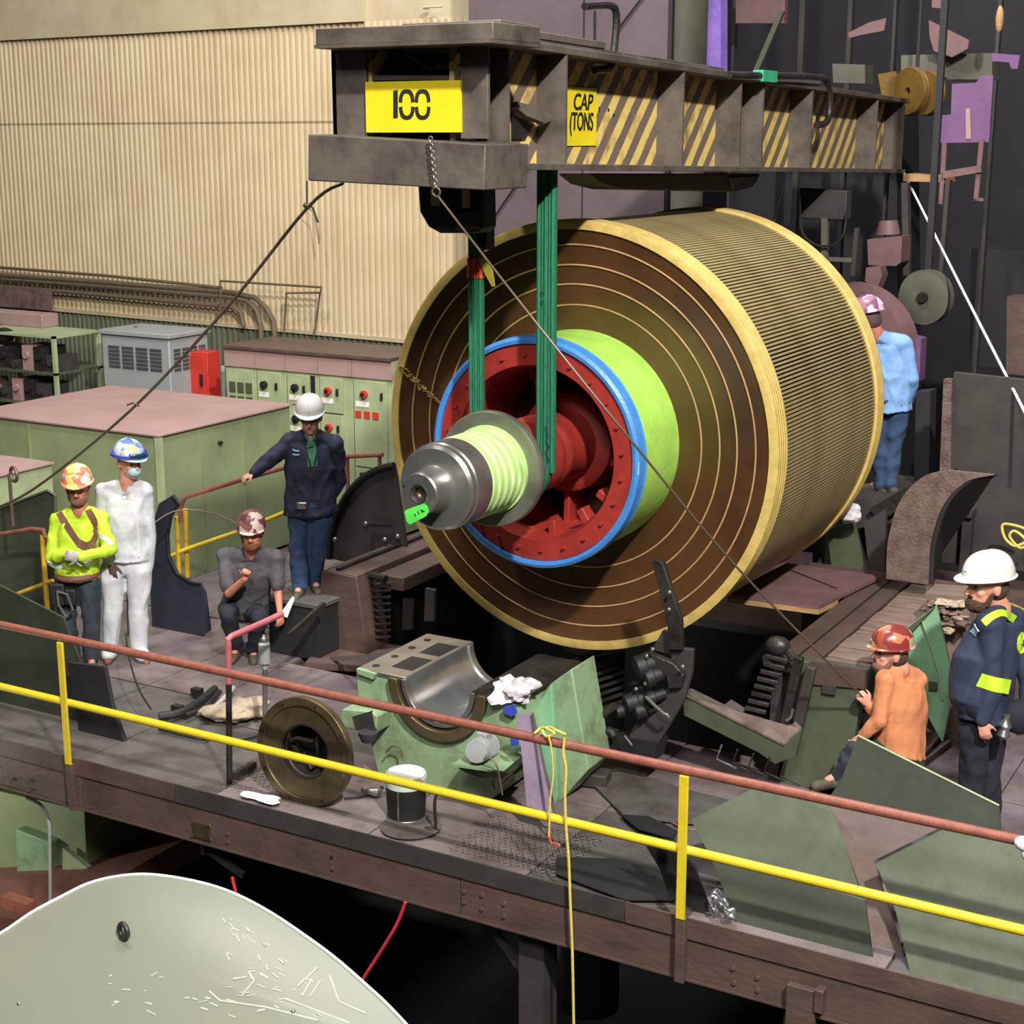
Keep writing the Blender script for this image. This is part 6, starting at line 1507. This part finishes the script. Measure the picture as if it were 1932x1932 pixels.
solo('steel_lath', MB().bar(P(462, 1192, z=.25), P(600, 1120, z=.5), .035, .03), 'dark_steel', 'dark steel lath sloping up past the crouching man right hand', 'bar')

# 4 navy jacket man with white hard hat
R4 = P(578, 1122, d=14.0)
J = JP(R4, dict(head=(585, 788, -.02), nek=(586, 815, .02), che=(586, 849, .03), pel=(586, 955, .03), sL=(546, 835, .02), sR=(632, 837, .04), eL=(504, 872, -.08), wL=(477, 893, -.16), eR=(640, 905, .12), wR=(618, 948, .05),
    hL=(566, 972, .03), hR=(606, 970, .03), kL=(562, 1040, .0), kR=(600, 1038, .05), aL=(566, 1106, .02), aR=(594, 1096, .18), face=(.05, -1, -.22), tL=(-.15, -1, 0), tR=(.3, -1, 0), topname='jacket', girth=1.25, hem=.07, leg=1.05, arm=1.15, hair='stubble'))
p4 = person('person in navy work jacket, green shirt and white hard hat, one hand on the railing', R4, J, top='navy', trous='denim', skin='skin', hatm='hat_white', hide_hands=('R',), hands={'L': (V((-.75, -.4, -.35)), V((-.2, -.3, 1)), -1, .7)}, seed=4)
bpy.context.view_layer.update()
strapline(p4, 'jacket', [(585, 818), (587, 842), (589, 866), (590, 880)], .085, 'shirt_front', 'green_shirt', lift=.004, label='green t-shirt showing in the open collar')
strapline(p4, 'jacket', [(574, 814), (578, 845), (584, 872), (590, 895), (592, 930)], .014, 'zip_edge', 'black', lift=.01)
strapline(p4, 'jacket', [(602, 814), (598, 850), (594, 875), (591, 895)], .014, 'zip_edge', 'black', lift=.01)
strapline(p4, 'jacket', [(553, 848), (557, 850), (565, 851)], .012, 'embroidery', 'patch', lift=.006)
strapline(p4, 'jacket', [(553, 857), (557, 858), (565, 858)], .012, 'embroidery', 'patch', lift=.006)
part('belt_buckle', MB().cbox(J['pel'] + V((-.05, -.19, .05)), (.085, .03, .06)), 'steel', p4, bevel=.008)
f, r, u = frame(J['face']); Hh = J['head']
part('glasses', MB().tube([Hh - r * .09 + u * .012, Hh + f * .102 - r * .062 + u * .012, Hh + f * .118 + u * .012, Hh + f * .102 + r * .062 + u * .012, Hh + r * .09 + u * .012], .010, 6), 'goggle', p4)

# 5 man in blue shirt behind the rotor, seen from behind
R5 = P(1662, 926, d=13.9)
J = JP(R5, dict(head=(1636, 604, -.02), nek=(1656, 628, .0), che=(1674, 662, .0), pel=(1678, 765, .0), sL=(1650, 646, .12), sR=(1705, 649, -.1), eL=(1640, 715, .05), wL=(1622, 740, .1), eR=(1722, 715, -.12), wR=(1712, 762, .1),
    hL=(1664, 782, .06), hR=(1696, 782, -.04), kL=(1662, 850, .02), kR=(1684, 850, -.02), aL=(1660, 912, .05), aR=(1680, 912, -.02), face=(-.8, .6, -.35), tL=(-.6, .7, 0), tR=(-.4, .8, 0), topname='shirt', girth=1.05, hem=.05, leg=.93, arm=1.05, hair='glove_dark'))
p5 = person('person in light blue shirt and jeans bending behind the rotor', R5, J, top='blue_shirt', trous='denim', skin='skin_ruddy', hatm='hat_purple', seed=5, hat_tilt=.1, hide_hands=('R',))

# 6 man in orange shirt
R6 = P(1690, 1515, z=0)
J = JP(R6, dict(head=(1680, 1234, .02), nek=(1698, 1254, .03), che=(1704, 1295, .04), pel=(1698, 1410, .05), sL=(1672, 1282, -.06), sR=(1728, 1282, .14), eL=(1660, 1358, -.12), wL=(1628, 1388, -.05), eR=(1656, 1356, .06), wR=(1640, 1330, -.02),
    hL=(1672, 1425, -.06), hR=(1700, 1425, .1), kL=(1612, 1412, -.04), kR=(1625, 1400, .25), aL=(1585, 1462, .02), aR=(1590, 1450, .3), face=(-1, -.12, .1), tL=(-1, 0, -.1), tR=(-1, 0, -.1), topname='shirt', girth=1.15, hem=.06, leg=.85, arm=1.0, hair='beard_dark'))
p6 = person('person in orange long-sleeved shirt sitting low with brown hard hat, seen from behind', R6, J, top='orange_shirt', trous='denim_dark', skin='skin', hatm='hat_brown', hatback=True, hs=1.15, seed=6, hands={'R': (V((-.5, -.1, .6)), V((.4, -1, 0)), 1, 1.0)}, beard='stubble', wr=(.012, 6.5, (1.6, 1.6, .4)), hat_tilt=-.12)

# 7 big man in navy with white hard hat on the right
R7 = P(1850, 1552, z=0)
J = JP(R7, dict(head=(1862, 1106, .0), nek=(1884, 1140, .04), che=(1876, 1192, .04), pel=(1856, 1352, .0), sL=(1868, 1178, -.14), sR=(1915, 1172, .2), eL=(1872, 1300, -.2), wL=(1852, 1362, -.22), eR=(1945, 1290, .1), wR=(1935, 1350, -.02),
    hL=(1838, 1375, -.04), hR=(1868, 1375, .12), kL=(1836, 1458, -.04), kR=(1862, 1460, .1), aL=(1832, 1525, -.02), aR=(1866, 1532, .1), face=(-1, -.28, -.05), tL=(-1, -.3, 0), tR=(-1, -.1, 0), topname='jacket', girth=1.25, belly=1.3, hem=.03, leg=1.12, arm=1.22, hair='beard_dark', bs=1.12))
p7 = person('large bearded person in navy shirt with lime reflective bands and white hard hat, side on', R7, J, top='navy2', trous='navy_trouser', skin='skin', hatm='hat_white', beard='beard_dark', hs=1.36, seed=7, wr=(.014, 5, (1, 1, .6)), hands={'L': (V((.3, -.2, -1)), V((-.3, -1, .1)), -1, .5)})
bpy.context.view_layer.update()
strapline(p7, 'jacket', [(1856, 1176), (1872, 1163), (1892, 1157), (1914, 1168)], .052, 'shoulder_band', 'hi_tape', lift=.006)
strapline(p7, 'jacket', [(1928, 1232), (1922, 1215), (1932, 1195)], .06, 'shoulder_band', 'hi_tape', lift=.006)
strapline(p7, 'jacket', [(1847, 1282), (1862, 1287), (1880, 1292), (1904, 1296)], .095, 'sleeve_band', 'hi_tape', lift=.006)
strapline(p7, 'jacket', [(1836, 1196), (1840, 1190), (1843, 1184)], .06, 'badge', 'patch', lift=.006)
strapline(p7, 'jacket', [(1905, 1140), (1925, 1148), (1940, 1156)], .02, 'collar_trim', 'tag_yellow', lift=.008)
part('bottle', MB().lathe([(0, .03), (.02, .045), (.06, .03), (.09, .045), (.13, .02), (.16, .02)], LP(R7, 1892, 1392, -.18), (0.1, 0, 1), 16), 'steel', p7)
part('coat_bundle', MB().ell(LP(R7, 1925, 1352, -.05), (.13, .09, .12)), 'navy_trouser', p7)

bpy.data.scenes.remove(TMP)
